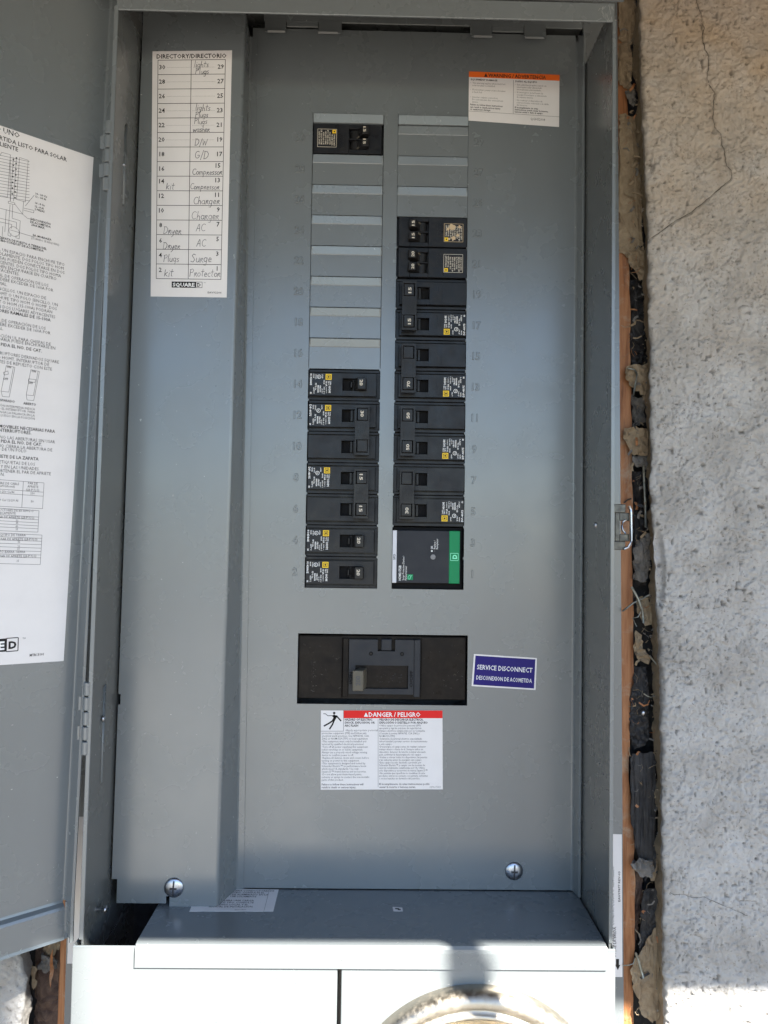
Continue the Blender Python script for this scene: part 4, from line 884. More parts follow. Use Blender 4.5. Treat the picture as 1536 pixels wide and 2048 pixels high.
# ---- shelf with its downturned front, left edge open
e = MB()
pr_ = [(0, -239.0), (-79.5, -239.0), (-82.3, -239.7), (-83.8, -241.6), (-84.2, -244), (-84.2, -254.7), (-83.2, -254.7), (-83.2, -244), (-82.6, -242), (-81.4, -240.8), (-79.5, -240.2), (0, -240.2)]
e.extrude([(-184.0, y, z) for y, z in pr_], (324.4, 0, 0), PAINT)
shf = part(e, 'shelf', smooth=False)
st = Sheet((-160, -0.4, -239.0), (-96.2, -0.8, -239.0), (-158, -37.6, -239.0), (-95.9, -36.7, -239.0), 62, 36.5, (0, 0, 1)).paper(t=0.12)
for i, t in enumerate(["ADICIONAL PARA CONDUCTORES DE", "LINEA Y NEUTRO. CONSULTE EL", "DIAGRAMA DE ALAMBRADO EN LA", "CUBIERTA. USE SOLAMENTE", "", "SI INSTALARA UNA CARGA", "DE OTRO TIPO, CONSULTE", "EL CODIGO LOCAL Y EL", "MANUAL DE INSTALACION."]):
    st.text(13, 4.0 + i * 3.3, t, 3.3, bold=0.05, xs=0.8)
st.line([(55, 0), (55, 36.5)], 0.25, INK2); st.text(33, 34.6, "EAV97877", 2.0, INK2)
part(st.mb, 'shelf_sticker', shf)
st = Sheet((-6.6, -28.3, -239.0), (0.8, -29.3, -239.0), (-6.0, -35.0, -239.0), (1.0, -35.0, -239.0), 7, 6.5, (0, 0, 1)).paper(t=0.12)
st.rect(1.6, 1.6, 4.6, 3.6, INK); st.rect(3.4, 2.8, 5.6, 5.0, INK); part(st.mb, 'shelf_tag', shf)
e = MB(); rnd = random.Random(5)      # dust specks on the shelf
for i in range(70):
    x, y, r = rnd.uniform(-175, 135), rnd.uniform(-78, -4), rnd.choice([0.15, 0.2, 0.25, 0.4, 0.7]); a = rnd.uniform(0, 3)
    e.poly([(x + r * math.cos(a + t), y + r * math.sin(a + t) * 0.7, -238.93) for t in (0, 1.5, 3, 4.6)], SCR)
part(e, 'dust_specks', shf, kind='stuff')

# ---- lower section: two meter covers
def cover(name, x0, x1, hole=None):
    e = MB(); e.box(x0, x1, -82.4, -81.0, -620, -241.2, PAINT)
    e.box(x0, x0 + 1.3, -81.0, -60, -620, -241.2, PAINT); e.box(x1 - 1.3, x1, -81.0, -60, -620, -241.2, PAINT)
    return part(e, name, bevel=0.7, seg=2)
cover('meter_cover', -227.2, -45.7); cover('meter_cover', -42.9, 146.4)
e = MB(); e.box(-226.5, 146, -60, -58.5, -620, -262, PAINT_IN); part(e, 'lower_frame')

# ---- latch hasp on the right side
e = MB()
hp = [(146, 69), (166.5, 69), (168.0, 66), (168.0, 38), (166.5, 34.5), (146, 34.5)]
e.box(XR + 1.6, 164.5, -46, -44.6, 62.5, 69, DSTEEL); e.box(XR + 1.6, 164.5, -46, -44.6, 34.5, 41, DSTEEL)
e.box(156.5, 160.0, -46, -44.6, 41, 62.5, DSTEEL); e.box(160.0, 167.4, -46, -44.6, 56.5, 62.5, DSTEEL); e.box(160.0, 167.4, -46, -44.6, 41, 46.5, DSTEEL)
hs = part(e, 'latch_hasp', bevel=0.4, seg=2)
e = MB(); e.tube([(166.6, -47.4, 67.6), (167.6, -48, 64.5), (167.8, -48, 62.5), (167.8, -48, 41.5), (167.4, -47.8, 38.5), (165.8, -47, 36.4), (163, -46.4, 35.4)], 1.0, ZINC, 10); part(e, 'rolled_edge', hs, smooth=True)
e = MB(); e.tube([(164.6, -46.4, 57.2), (162.2, -46.9, 55.4), (161.2, -47.0, 52.5), (162.0, -46.9, 49), (164.4, -46.4, 46.8)], 0.8, ZINC, 8); part(e, 'eyelet_rim', hs, smooth=True)

# ---- the door, swung open to the left
DU = Vector((0.759, 0.651, 0)); DN = Vector((0.651, -0.759, 0)); DP = Vector((-232, -64, 0))
def dpt(u, z, k=0.0): p = DP + DU * u + DN * k; return (p.x, p.y, z)
def uc(z): return lerp(-9.8, 3.0, (z + 216) / 540.0)
door = MB()
zs_ = [-216, -120, 0, 120, 240, 360, 520]
for a, b in zip(zs_[:-1], zs_[1:]):
    door.poly([dpt(-330, a), dpt(uc(a), a), dpt(uc(b), b), dpt(-330, b)], PAINT)
    # hinge side flange, rounded at the bend
    fl_ = [(0, 0.0), (0.7, 0.35), (1.2, 1.4), (1.4, 15.5), (0.9, 16.2), (-0.4, 16.2)]
    for (d0, k0), (d1, k1) in zip(fl_[:-1], fl_[1:]):
        door.poly([dpt(uc(a) + d0, a, k0), dpt(uc(a) + d1, a, k1), dpt(uc(b) + d1, b, k1), dpt(uc(b) + d0, b, k0)], PAINT)
# bottom step and lower band
st_ = [(-216, 0.0), (-217.6, 0.5), (-219.2, 3.6), (-221, 4.4), (-239.5, 4.4), (-241.5, 5.0), (-241.5, -2)]
for (z0, k0), (z1, k1) in zip(st_[:-1], st_[1:]):
    door.poly([dpt(-330, z1, k1), dpt(-9.6, z1, k1), dpt(-9.6, z0, k0), dpt(-330, z0, k0)], PAINT)
fr = [(-9.6, 4.4), (-8.6, 4.8), (-8.2, 6), (-8.0, 14.8), (-8.6, 15.6), (-10, 15.6)]
for (d0, k0), (d1, k1) in zip(fr[:-1], fr[1:]):
    door.poly([dpt(d0, -236 if k0 < 6 else -239, k0), dpt(d1, -236 if k1 < 6 else -239, k1), dpt(d1, -216, k1), dpt(d0, -216, k0)], PAINT)
door.poly([dpt(-9.6, -241.5, 4.4), dpt(-8.4, -239, 8), dpt(-8.4, -236, 4.4), dpt(-9.6, -236, 4.4)], PAINT)
dr = part(door, 'door'); w_ = dr.modifiers.new('weld', 'WELD'); w_.merge_threshold = 0.00002
w_ = dr.modifiers.new('thickness', 'SOLIDIFY'); w_.thickness = 1.2 * S; w_.offset = -1.0
def LU(z): return lerp(-13.9, -3.0, (z + 49.1) / 365.0)
st = Sheet(dpt(-200, 316.5, 0.05), dpt(LU(315.9), 315.9, 0.05), dpt(-200, -44, 0.05), dpt(LU(-49.1), -49.1, 0.05), 200, 365, tuple(DN)).paper()
dm = st.mb
def dtext(body, u, z, bold, size):
    v, f = text2d(body, size, 0.055 if bold else 0.0, 'RIGHT', 1, 1.0)
    if u - v[:, 0].min() > 400: return
    x = (v[:, 0] - v[:, 0].max()) * (0.86 if not bold else 0.9)
    keep = x.min()
    dm.add([dpt(u + a, z + b, 0.26) for a, b in zip(x, v[:, 1])], f, INK)
def dline(pts, w=0.22):
    for (a0, b0), (a1, b1) in zip(pts[:-1], pts[1:]):
        d = Vector((a1 - a0, b1 - b0)); L = d.length
        if L < 1e-6: continue
        d /= L; q = Vector((-d.y, d.x)) * w / 2
        dm.poly([dpt(a0 - q.x, b0 - q.y, 0.25), dpt(a1 - q.x, b1 - q.y, 0.25), dpt(a1 + q.x, b1 + q.y, 0.25), dpt(a0 + q.x, b0 + q.y, 0.25)], INK)
for t in DT: dtext(t[0], t[1], t[2], t[3], t[4])
for pl in DL: dline(pl)
for u, z in DOTS[0]: dm.poly([dpt(u + 0.55 * math.cos(t * math.pi / 4), z + 0.55 * math.sin(t * math.pi / 4), 0.27) for t in range(8)], INK)
(c0, c1), = CIRC
rc = abs(c1[0] - c0[0]); dline([(c0[0] + rc * math.cos(t * math.pi / 9), c0[1] + rc * math.sin(t * math.pi / 9)) for t in range(19)])
for (u, z), t in zip(BRK[0], ("ON", "ON", "OFF", "OFF")): dtext(t, u + 2.0, z, 1, 2.0)
lg = LOGO[0]
dm.poly([dpt(lg[0][0] - 20, lg[5][1] - 0, 0.25), dpt(lg[1][0], lg[4][1], 0.25), dpt(lg[1][0], lg[1][1], 0.25), dpt(lg[0][0] - 20, lg[1][1], 0.25)], INK)
zb, zt = lg[4][1], lg[1][1]
dline([(lg[1][0], zb), (lg[3][0], zb), (lg[3][0], zt), (lg[1][0], zt), (lg[1][0], zb)], 0.6)
v, f = text2d("SQUARE", 7.6, 0.3, 'RIGHT', 2, 1.0); x = v[:, 0] - v[:, 0].max()
dm.add([dpt(lg[1][0] - 1.2 + a * 1.1, zb + 1.6 + b, 0.33) for a, b in zip(x, v[:, 1])], f, PWHITE)
v, f = text2d("D", 6.6, 0.32, 'CENTER', 2, 1.0)
dm.add([dpt((lg[1][0] + lg[3][0]) / 2 + a * 1.05, zb + 1.9 + b, 0.3) for a, b in zip(v[:, 0], v[:, 1])], f, INK)
dtext("TM", lg[3][0] + 4.6, zt - 1.4, 0, 1.7)
part(dm, 'door_label', dr)

# hinges
def hinge(z0, z1):
    e = MB()
    u0 = uc((z0 + z1) / 2)
    e.hexa([dpt(u0 + 1.5, z0 - 2, 6), dpt(u0 + 1.5, z0 - 2, 15.6), dpt(u0 + 2.6, z0 - 2, 15.6), dpt(u0 + 2.6, z0 - 2, 6), dpt(u0 + 1.5, z1 + 2, 6), dpt(u0 + 1.5, z1 + 2, 15.6), dpt(u0 + 2.6, z1 + 2, 15.6), dpt(u0 + 2.6, z1 + 2, 6)], PAINT)
    h = part(e, 'hinge_leaf', bevel=0.2)
    n = 5; L = (z1 - z0) / n
    for i in range(n):
        a = z0 + i * L + 0.4; b = a + L - 0.8; zc = (a + b) / 2; x = LX(zc) - 3.9; y = -79.4
        k = MB().lathe((x, y, a), [(0.3, 0), (2.3, 0.15), (2.7, 0.6), (2.7, b - a - 0.6), (2.3, b - a - 0.15), (0.3, b - a)], PAINT, axis=(0, 0, 1), n=18)
        if i % 2: k.box(x - 6, x - 1, y + 0.2, y + 2.4, a, b, PAINT)
        part(k, 'knuckle', h, smooth=False)
hinge(284.5, 336); hinge(-113, -62)
# ------------------------------------------------------------------ breakers
def btxt(mb, a, b, body, size, m, bold=0.0, k=-1.32, fit=None, res=1, align='LEFT'):
    # printed reading downwards: a = distance read down from the top of the slot, b = position leftwards of the print area
    v, f = text2d(body, size, bold, align, res, 1.0); x = v[:, 0]
    if fit: x = (x - x.min()) * fit / (x.max() - x.min())
    mb.add([(b + q, k, a - p) for p, q in zip(x, v[:, 1])], f, m)
def label_print(mb, zc, kind):
    W_ = CWHITE if kind in ('worn', 'tandem') else PWHITE
    z = zc + 8.4
    if kind in ('std', 'std2'):
        x0, x1 = -15.3, -10.4
        mb.poly([(x0, -1.31, z - 4.8), (x1, -1.31, z - 4.8), (x1, -1.31, z), (x0, -1.31, z)], YELLOW)
        mb.poly([(x0 + .8, -1.33, z - 4.0), (x1 - .8, -1.33, z - 4.0), (x1 - .8, -1.33, z - .8), (x0 + .8, -1.33, z - .8)], INK)
        mb.poly([(x0 + 1.2, -1.35, z - 3.6), (x1 - 1.2, -1.35, z - 3.6), (x1 - 1.2, -1.35, z - 1.2), (x0 + 1.2, -1.35, z - 1.2)], YELLOW)
        mb.poly([(x0 + 1.8, -1.37, z - 3.1), (x1 - 1.8, -1.37, z - 3.1), (x1 - 1.8, -1.37, z - 1.7), (x0 + 1.8, -1.37, z - 1.7)], INK)
        btxt(mb, z - 5.6, -11.8, "TYPE", 1.5, W_, .03); btxt(mb, z - 5.6, -13.2, "TIPO", 1.5, W_, .03); btxt(mb, z - 9.8, -12.8, "HOM", 2.6, W_, .07, fit=5.6)
        btxt(mb, z - 5.6, -15.2, "10 kA", 1.9, W_, .06); btxt(mb, z - 11.0, -14.9, "120/240 V~", 1.2, W_, .02, fit=5)
        btxt(mb, z - 5.0, -16.9, "HACR", 1.3, W_, .04); btxt(mb, z - 10.5, -16.8, "SWD 40°C", 1.3, W_, .03)
        btxt(mb, z - 0.2, -18.3, "LISTED", 1.2, W_, .03)
        c = (-20.6, z - 4.6 if kind == 'std2' else z - 2.4)
        for t in range(12):
            a0, a1 = t * math.pi / 6, (t + 1) * math.pi / 6
            mb.poly([(c[0] + 1.7 * math.cos(a0), -1.31, c[1] + 1.7 * math.sin(a0)), (c[0] + 1.7 * math.cos(a1), -1.31, c[1] + 1.7 * math.sin(a1)), (c[0] + 1.3 * math.cos(a1), -1.31, c[1] + 1.3 * math.sin(a1)), (c[0] + 1.3 * math.cos(a0), -1.31, c[1] + 1.3 * math.sin(a0))][::-1], W_)
        btxt(mb, c[1] + 0.9, c[0] - .7, "UL", 1.5, W_, .06)
        btxt(mb, z - 9.3, -20.0, "CIRCUIT", 1.5, W_, .05); btxt(mb, z - 9.3, -21.7, "BREAKER", 1.5, W_, .05); btxt(mb, z - 12.0, -18.3, "LR 2569", 1.2, W_, .02)
        btxt(mb, z - 0.3, -23.6, "1P NO." if kind == 'std' else "2P NO.", 1.4, W_, .04); btxt(mb, z - 7.5, -23.7, "75°C Cu", 1.6, W_, .06); btxt(mb, z - 11.2, -25.2, "60/75°C", 1.5, W_, .05)
        btxt(mb, z - 0.1, -25.4, "NOM", 1.4, W_, .04)
        btxt(mb, z + 0.2, -27.9, "DP-4075" if kind == 'std2' else "014386E", 2.2, W_, .06, fit=9.6)
        btxt(mb, z - 15.0, -27.6, "EE", 1.5, W_, .06)
    else:
        x0, x1, za, zb = -25.4, -9.6, zc + 7.6, zc - 7.6
        o = TANL if kind == 'worn' else W_
        for p, q, r, s_ in ((x0, x1, za - .3, za), (x0, x1, zb, zb + .3), (x0, x0 + .3, zb, za), (x1 - .3, x1, zb, za)):
            mb.poly([(p, -1.31, r), (q, -1.31, r), (q, -1.31, s_), (p, -1.31, s_)], o)
        mb.poly([(x1 - 3.6, -1.33, za - 3.6), (x1 - .6, -1.33, za - 3.6), (x1 - .6, -1.33, za - .6), (x1 - 3.6, -1.33, za - .6)], YELLOW)
        mb.poly([(x1 - 2.6, -1.35, za - 2.7), (x1 - 1.5, -1.35, za - 2.7), (x1 - 1.5, -1.35, za - 1.5), (x1 - 2.6, -1.35, za - 1.5)], INK)
        rows = ["TYPE HOMT", "TIPO HOMT 120/240V~", "10 kA  HACR TYPE", "40°C  SWD 15-20A", "USE 60/75°C WIRE", "AWG 14-8 Cu Al", "LR 2569 NOM", "CLASS CTL  DP-4075"]
        for i, t in enumerate(rows): btxt(mb, za - (4.4 if i < 2 else 0.8 + (i % 3)), x1 - 2.6 - 1.75 * i, t, 1.6, W_, .05, fit=(9.6 if i < 2 else 12.2 - (i % 3)))
        if kind == 'worn':
            rnd = random.Random(9)
            for cx, cz, r in ((-16.5, zc + 3.4 - 8, 3.2), (-17.5, zc + 4.6, 2.2), (-21, zc + 2, 1.6), (-13, zc - 3, 1.5), (-14, zc + 5.2, 1.3), (-22.5, zc - 5, 1.6)):
                mb.poly([(cx + r * rnd.uniform(.6, 1.1) * math.cos(t * .57), -1.36 , cz + r * rnd.uniform(.6, 1.1) * math.sin(t * .57)) for t in range(11)], TANL)
def platform(mb, zc, hx0=-1.6, hx1=16.4, hz=5.1, half=9.2, x0=-28.4, x1=25.8):
    yb, yf_ = 4.0, -1.2
    for a, b, c, d in ((x0, hx0, zc - half, zc + half), (hx1, x1, zc - half, zc + half), (hx0, hx1, zc - half, zc - hz), (hx0, hx1, zc + hz, zc + half)):
        mb.box(a, b, yf_, yb, c, d, BLACK)
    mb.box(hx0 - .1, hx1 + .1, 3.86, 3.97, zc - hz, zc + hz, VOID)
def seam(mb, zc, sgn=1):
    # moulded case split line and small moulded details
    mb.box(-28.2, -9.6, -1.32, -1.2, zc + 3.6, zc + 3.75, BLACK2) if False else None
    mb.box(-9.4, -9.2, -1.36, -1.2, zc - 9, zc + 9, BLACK); mb.box(-5.4, -5.2, -1.36, -1.2, zc - 9, zc + 2.5, BLACK)
    mb.box(-5.4, -2.2, -1.36, -1.2, zc + 2.4, zc + 2.6, BLACK); mb.box(18.6, 25.5, -1.36, -1.2, zc + 3.8, zc + 4.0, BLACK)
    for (a, t) in ((zc + 1.5, "OFF"),): btxt(mb, a, -8.6, t, 2.3, BLACK2, .04, k=-1.4)
    btxt(mb, zc + 6.4, 21.6, "ON", 2.3, BLACK2, .04, k=-1.4)
def base(mb, zc):
    mb.box(-29.0, 29.2, 4, 30, zc - 12.5, zc + 12.5, BLACK)
    mb.box(-28.6, 28.6, 1.4, 4.1, zc + 10.4, zc + 12.3, BLACK); mb.box(-28.6, 28.6, 1.9, 4.1, zc - 12.3, zc - 10.6, BLACK)
    mb.box(26.6, 28.9, 2.4, 4.1, zc - 10.3, zc + 10.1, BLACK)
def barrel(mb, zc, dx, hz=4.9):     # curved root of the handle seen in the window
    mb.lathe((9.6 + dx, 4.6, zc - hz), [(4.4, 0), (4.4, 2 * hz)], BLACK2, axis=(0, 0, 1), n=20)
def breaker(label, amps, row, col, poles=1, kind=None, group='circuit breakers in the panel', paint=True, dx=None):
    """row = lowest slot index; col 0 left, 1 right"""
    dx = (0.0 if col == 0 else 3.2) if dx is None else dx
    cz = (row + poles / 2) * 25.4; cx = -50.7 if col == 0 else 19.2
    t = thing('circuit_breaker', label, 'circuit breaker', (cx, 0, cz), (0, 0 if col == 0 else math.pi, 0), group)
    offs = [0] if poles == 1 else [12.7, -12.7]
    mb = MB()
    for zc in offs: base(mb, zc)
    for zc in offs: platform(mb, zc, -1.6 + dx, 16.4 + dx)
    mb.build('body', t, bevel=0.28)
    mb = MB()
    for zc in offs: seam(mb, zc)
    mb.build('moulded_detail', t, kind='stuff')
    lab = MB(); label_print(lab, offs[0] if col == 0 else offs[0], kind or ('std' if poles == 1 else 'std2')); lab.build('printed_label', t)
    if poles == 1:
        h = MB(); barrel(h, 0, dx)
        pf = [(7.0, 3), (8.6, -1.4), (10.4, -6.6), (11.2, -7.6), (17.2, -7.9), (17.9, -7.2), (18.1, -2), (17.8, 2)]
        h.extrude([(x + dx, y, -4.7) for x, y in pf], (0, 0, 9.4), BLACK2)
        h.extrude([(x + dx, y, -2.4) for x, y in [(4.2, 2.4), (5.2, -1.2), (6.4, -1.2), (6.4, 2.4)]], (0, 0, 4.8), BLACK2)
        hd = h.build('handle', t, bevel=0.4, seg=2)
        nb = MB(); btxt(nb, 2.9, 12.6 + dx, amps, 3.4, CWHITE, .1, k=-8.25, fit=4.9, res=3); nb.build('rating_number', hd)
    else:
        bx0, bx1 = 9.2 + dx, 20.9 + dx
        for zc, am in zip(offs, amps):
            h = MB(); barrel(h, zc, dx)
            h.box(bx0 + 2.2, bx1 - 1.6, -9.6, 2, zc - 4.7, zc + 4.7, BLACK2)
            h.box(5.4 + dx, 7.4 + dx, -0.6, 4, zc - 4.6, zc + 4.6, BLACK2)
            hd = h.build('handle', t, bevel=0.35, seg=2)
            if am: nb = MB(); btxt(nb, zc + 2.9, (bx0 + bx1) / 2 - 1.3, am, 3.4, CWHITE, .1, k=-9.75, fit=4.9, res=3); nb.build('rating_number', hd)
        tb_ = MB(); f0, f1 = -6.4, -9.2      # tie bar framing both handles
        tb_.box(bx0, bx1, f1, f0, -7.6, 7.6, BLACK2)
        for sg in (-1, 1):
            a, b = (7.6, 18.0) if sg > 0 else (-18.0, -7.6)
            tb_.box(bx0, bx0 + 1.4, f1, f0, a, b, BLACK2); tb_.box(bx1 - 1.1, bx1, f1, f0, a, b, BLACK2)
            c, d = (18.0, 20.0) if sg > 0 else (-20.0, -18.0); tb_.box(bx0, bx1, f1, f0, c, d, BLACK2)
        tb_.box(bx0 + 0.1, bx0 + 1.3, f1 + 3, 1.5, -19, 19, BLACK2)
        rn = random.Random(label)
        for j in range(4):
            for i in range(9):
                zz_ = -6.4 + i * 1.45
                if rn.random() < .85: tb_.box(bx0 + 2.0 + j * 2.1, bx0 + 2.0 + j * 2.1 + rn.uniform(.7, 1.5), f1 - .14, f1, zz_, zz_ + rn.uniform(.5, .9), BLACK2)
        tb_.build('tie_bar', t, bevel=0.25)
    return t
def tandem(label, amps, row, col, kind, numcol=PWHITE):
    cz = (row + .5) * 25.4; cx = -50.7 if col == 0 else 19.2; dx = 0.0 if col == 0 else 2.6
    t = thing('circuit_breaker', label, 'circuit breaker', (cx, 0, cz), (0, 0 if col == 0 else math.pi, 0), 'circuit breakers in the panel')
    mb = MB(); mb.box(-29, 29.2, 4, 30, -12.5, 12.5, BLACK)
    hx0, hx1 = 0.4 + dx, 15.5 + dx
    for a, b, c, d in ((-28.6, hx0, -12.1, 12.1), (hx1, 27.4, -12.1, 12.1), (hx0, hx1, -12.1, -8.6), (hx0, hx1, 8.6, 12.1), (hx0, hx1, -0.5, 0.5)):
        mb.box(a, b, -1.2, 4.2, c, d, BLACK)
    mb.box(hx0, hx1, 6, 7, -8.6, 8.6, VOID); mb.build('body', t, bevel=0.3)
    mb = MB()
    for z in (-7.9, 3.3): mb.box(-28.4, -25.8, -1.34, -1.2, z, z + .18, BLACK2); mb.box(18.5, 27.2, -1.34, -1.2, z, z + .18, BLACK2); mb.box(-9.3, hx0, -1.34, -1.2, z, z + .18, BLACK2)
    for x in (-8.6, -6.6, -4.4): mb.box(x, x + .15, -1.34, -1.2, -7.8, 3.4, BLACK2)
    mb.build('moulded_detail', t, kind='stuff')
    lab = MB(); label_print(lab, 0.3, kind); lab.build('printed_label', t)
    for sg in (1, -1):
        h = MB(); zc = sg * 4.5
        h.lathe((6.0 + dx, 5.0, zc - 3.6), [(5.0, 0), (5.0, 7.2)], BLACK2, axis=(0, 0, 1), n=18)
        off = 0.6 if sg > 0 else -0.6
        h.extrude([(x + dx, y, zc - 3.3 + off) for x, y in [(5.6, 3), (8.6, -1.8), (11.2, -6.4), (16.2, -6.8), (17.0, -6.0), (17.0, 2)]], (0, 0, 6.4), BLACK2)
        h.extrude([(x + dx, y, zc - 3.6) for x, y in [(5.0, 2.4), (8.4, -2.4), (9.2, -2.0), (6.2, 2.6)]], (0, 0, 1.4), TANH if kind != 'tandem_black' else BLACK2)
        hd = h.build('handle', t, bevel=0.35, seg=2)
        nb = MB(); btxt(nb, zc + 2.5 + off, 12.2 + dx, amps, 3.1, CWHITE, .07, k=-7.0, fit=4.4, res=3); nb.build('rating_number', hd)
    return t
breaker('single pole 20 amp breaker in slot 2, lowest in the left column', '20', 0, 0)
breaker('single pole 20 amp breaker in slot 4, directly above the lowest one on the left', '20', 1, 0)
breaker('two pole breaker marked 15 twice, slots 6 and 8 on the left', ('15', '15'), 2, 0, 2)
breaker('two pole breaker marked 30, slots 10 and 12 on the left', ('30', None), 4, 0, 2)
breaker('single pole 20 amp breaker in slot 14, just under the blank plates on the left', '20', 6, 0)
tandem('lone tandem breaker in slot 30 at the top of the left column', '15', 14, 0, 'tandem', CWHITE)
breaker('two pole breaker marked 30, directly above the surge protector on the right', ('30', None), 4 - 2, 1, 2)
breaker('two pole breaker marked 50 twice, slots 9 and 11 on the right', ('50', '50'), 4, 1, 2)
breaker('two pole breaker marked 70, slots 13 and 15 on the right', ('70', None), 6, 1, 2)
breaker('two pole breaker marked 15 twice, slots 17 and 19, under the tandem breakers', ('15', '15'), 8, 1, 2)
tandem('tandem breaker marked 20 and 20 in slot 21, right column', '20', 10, 1, 'tandem')
tandem('tandem breaker marked 15 and 15 in slot 23 with a badly worn tan label', '15', 11, 1, 'worn')

# surge protector in slots 1 and 3
sp = thing('surge_protector', 'dark surge protector with green and white bands in the lowest right slots', 'surge protector', (19, 0, 25))
SO = (19, 0, 25)
e = MB(); e.box(-9.2, 45.2, -1.4, 28, 5.0, 47.4, CHAR); sbd = e.build('body', sp, SO, bevel=0.5, seg=2)
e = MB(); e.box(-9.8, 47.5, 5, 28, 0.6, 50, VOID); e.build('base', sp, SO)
e = MB(); e.box(-9.7, -6.3, -1.7, 2, 5.0, 47.3, SPDW); e.build('white_band', sp, SO, bevel=0.3)
e = MB(); e.box(36.0, 44.7, -1.75, 2, 5.0, 47.5, GREEN); e.build('green_band', sp, SO, bevel=0.4)
def ut(mb, x, z, body, size, m, bold=0.0, k=-1.5, fit=None, res=2):     # reads upwards
    v, f = text2d(body, size, bold, 'LEFT', res, 1.0); a = v[:, 0]
    if fit: a = (a - a.min()) * fit / (a.max() - a.min())
    mb.add([(x - q, k, z + p) for p, q in zip(a, v[:, 1])], f, m)
e = MB()
ut(e, -7.3, 23.6, "SPD", 2.5, INK, .05, -1.76, 4.6)
ut(e, -2.5, 7.0, "HOM2175SB", 2.8, PWHITE, .05, fit=12.0); ut(e, 0.0, 7.2, "Surge Protective Device /", 2.3, PWHITE, 0, fit=19.5); ut(e, 2.1, 7.2, "Parasurtenseur", 2.3, PWHITE, 0, fit=11.5)
ut(e, 22.9, 32.6, "OK", 2.4, PWHITE, .03, fit=2.6); ut(e, 25.0, 32.6, "Replace /", 2.2, PWHITE, 0, fit=7); ut(e, 27.0, 32.6, "Remplacer", 2.2, PWHITE, 0, fit=8.4)
circ = lambda x, z, r, m, k=-1.5: e.poly([(x + r * math.cos(t * math.pi / 8), k, z + r * math.sin(t * math.pi / 8)) for t in range(16)], m)
circ(22.1, 31.0, .7, PWHITE); circ(24.2, 31.0, .6, INK2)
e.poly([(2.5, -1.5, 7.5), (7.1, -1.5, 7.5), (7.1, -1.5, 12.0), (2.5, -1.5, 12.0)], GREEN)
def stroke(pts, w, m, k):
    for (x0, z0), (x1, z1) in zip(pts[:-1], pts[1:]):
        d = Vector((x1 - x0, z1 - z0)).normalized(); q = Vector((-d.y, d.x)) * w / 2
        e.poly([(x0 - q.x, k, z0 - q.y), (x1 - q.x, k, z1 - q.y), (x1 + q.x, k, z1 + q.y), (x0 + q.x, k, z0 + q.y)], m)
stroke([(6.3, 11.3), (5.4, 10.2), (4.8, 9.2), (4.6, 8.0)], .35, GREENL, -1.55); stroke([(4.8, 11.4), (3.5, 10.6), (3.0, 9.2), (3.4, 8.2), (4.6, 8.0), (5.2, 9.4), (4.8, 11.4)], .3, GREENL, -1.55)
stroke([(37.2, 23.6), (43.4, 23.6), (43.4, 29.4), (37.2, 29.4), (37.2, 23.6)], .4, GREENL, -1.82)
v, f = text2d("D", 4.6, .22, 'CENTER', 3, 1.0); e.add([(42.2 - b, -1.85, 26.5 + a) for a, b in zip(v[:, 0], v[:, 1])], f, GREENL)
e.build('printed_label', sbd, SO)
e = MB().lathe((23.1, -1.4, 26.2), [(2.1, 0), (2.0, .25), (.2, .3)], mat('grey_indicator', (.16, .16, .17), .3)[0], n=20); e.build('status_lamp', sp, SO)

# main breaker
MO = (-16, 0, -65)
mn = thing('main_breaker', 'wide black 200 amp main breaker with one tan handle, below the branch breakers', 'main breaker', MO)
e = MB(); e.box(-84.2, 51.2, 5.2, 30, -89.4, -38.6, MAINB)
e.box(-84, -49, 4.2, 5.4, -89, -39.2, MAINB); e.box(15.0, 50.8, 4.2, 5.4, -89, -39.2, MAINB); e.box(-48.4, -44.0, 3.2, 5.4, -87.4, -40.6, MAINB); e.box(-49.0, -48.6, 2.0, 5.4, -87.4, -40.6, MAINB)
e.build('body', mn, MO, bevel=0.3)
e = MB()
for a, b, c, d in ((-43.4, -38.2, -84.6, -41.0), (4.4, 8.9, -84.6, -41.0), (-38.2, 4.4, -84.6, -80.2), (-38.2, -20.4, -61.6, -41.0), (-6.4, 4.4, -61.6, -41.0), (-20.4, -6.4, -61.6, -50.2)):
    e.box(a, b, 0.4, 4, c, d, MAINP)
pl = e.build('face_plate', mn, MO)
e = MB(); e.box(9.0, 14.0, -0.6, 4, -86.4, -40.6, MAINP); e.build('side_rail', mn, MO, bevel=0.4)
e = MB(); e.box(-17.6, -9.2, -0.2, 4, -49.6, -40.4, MAINP); e.build('test_tab', mn, MO, bevel=0.8, seg=2)
e = MB(); e.box(-37.8, 4.0, 2.6, 4.4, -80.0, -61.8, MAINB)
rn = random.Random(4)
for i in range(26): 
    x, z = rn.uniform(-22, 0), rn.uniform(-76, -68); e.box(x, x + rn.uniform(.3, 1.2), 2.5, 2.7, z, z + .3, MAINP)
e.build('handle_slide', mn, MO)
for x in (-25.8, -0.8):
    e = MB(); e.lathe((x, .5, -52.2), [(1.7, -.3), (1.7, .12), (1.2, .14)], VOID, n=18); e.lathe((x, .5, -52.2), [(.7, -.3), (.7, .25)], BLACK2, n=12); e.build('rivet_hole', mn, MO)
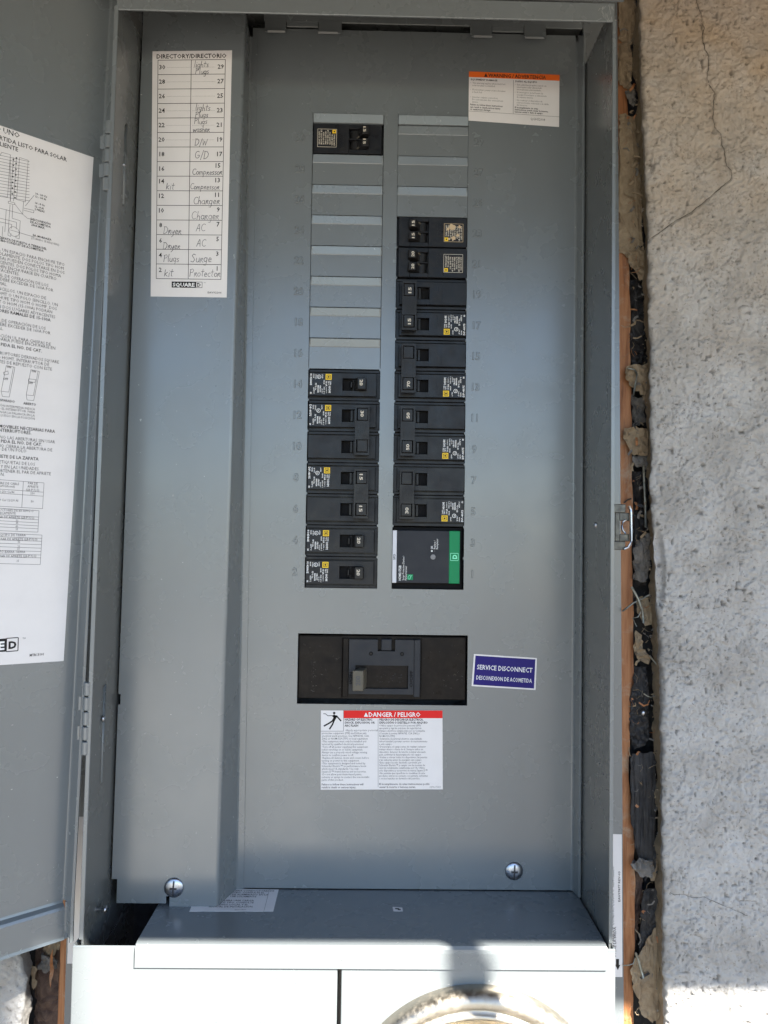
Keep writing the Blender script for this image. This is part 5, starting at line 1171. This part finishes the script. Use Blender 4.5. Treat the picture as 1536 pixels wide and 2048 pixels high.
h = MB(); h.extrude([(x, y, -79.9) for x, y in [(-35.0, 3), (-40.2, -10.6), (-39.8, -11.8), (-31.9, -11.8), (-31.3, -11.0), (-29, 3)]], (0, 0, 16.0), TANH)
hd = h.build('handle', mn, MO, bevel=0.6, seg=2)
e = MB(); ut(e, -33.9, -75.6, "200", 5.0, INK2, .1, -11.95, 7.6); e.build('rating_number', hd, MO)
e = MB(); ut(e, -40.6, -76.6, "I/ON", 3.3, VOID, .14, .36, 9.5); ut(e, 8.0, -78.6, "O/OFF", 3.3, VOID, .14, .36, 13.2); e.build('printed_marks', pl, MO)
e = MB(); rn = random.Random(12)
for i in range(60):      # scuffs
    x, z = rn.choice([(rn.uniform(-83, -50), rn.uniform(-86, -42)), (rn.uniform(16, 50), rn.uniform(-86, -42)), (rn.uniform(-74, -70), rn.uniform(-84, -60))]); L = rn.uniform(.3, 2.2); a = rn.uniform(-.6, .6) + math.pi / 2 * (rn.random() < .5)
    e.poly([(x, 4.1, z), (x + L * math.cos(a), 4.1, z + L * math.sin(a)), (x + L * math.cos(a), 4.1, z + L * math.sin(a) + .18), (x, 4.1, z + .18)], SCR2)
e.build('scuff_marks', mn, MO, kind='stuff')

# ------------------------------------------------------------------ electric meter below
EO = (50.2, -82.4, -356.6)
em = thing('electric_meter', 'round electric meter with aluminium sealing ring at the bottom edge', 'electric meter', EO)
e = MB().lathe(EO, [(91.5, 0), (91.8, 5), (90.6, 9.5), (87, 12.8), (83.5, 13.8), (81.6, 12.6), (80.4, 10.2), (78.8, 10.4), (77.6, 12.6), (76.2, 13.4), (74.8, 12.9), (74.2, 9)], ALU, n=128, cap=False)
e.build('sealing_ring', em, EO, smooth=True)
e = MB().lathe(EO, [(75, 6), (72, 7), (70, 9), (40, 9.5), (.5, 9.6)], CREAM, n=96); e.build('meter_base', em, EO, smooth=True)
e = MB().lathe(EO, [(74.4, 9), (73.4, 14), (71.6, 30), (70, 54), (67, 60), (57, 63), (.5, 64)], GLASS, n=96, cap=False)
gl = e.build('glass_dome', em, EO, smooth=True); w_ = gl.modifiers.new('thickness', 'SOLIDIFY'); w_.thickness = 2.5 * S; w_.offset = -1
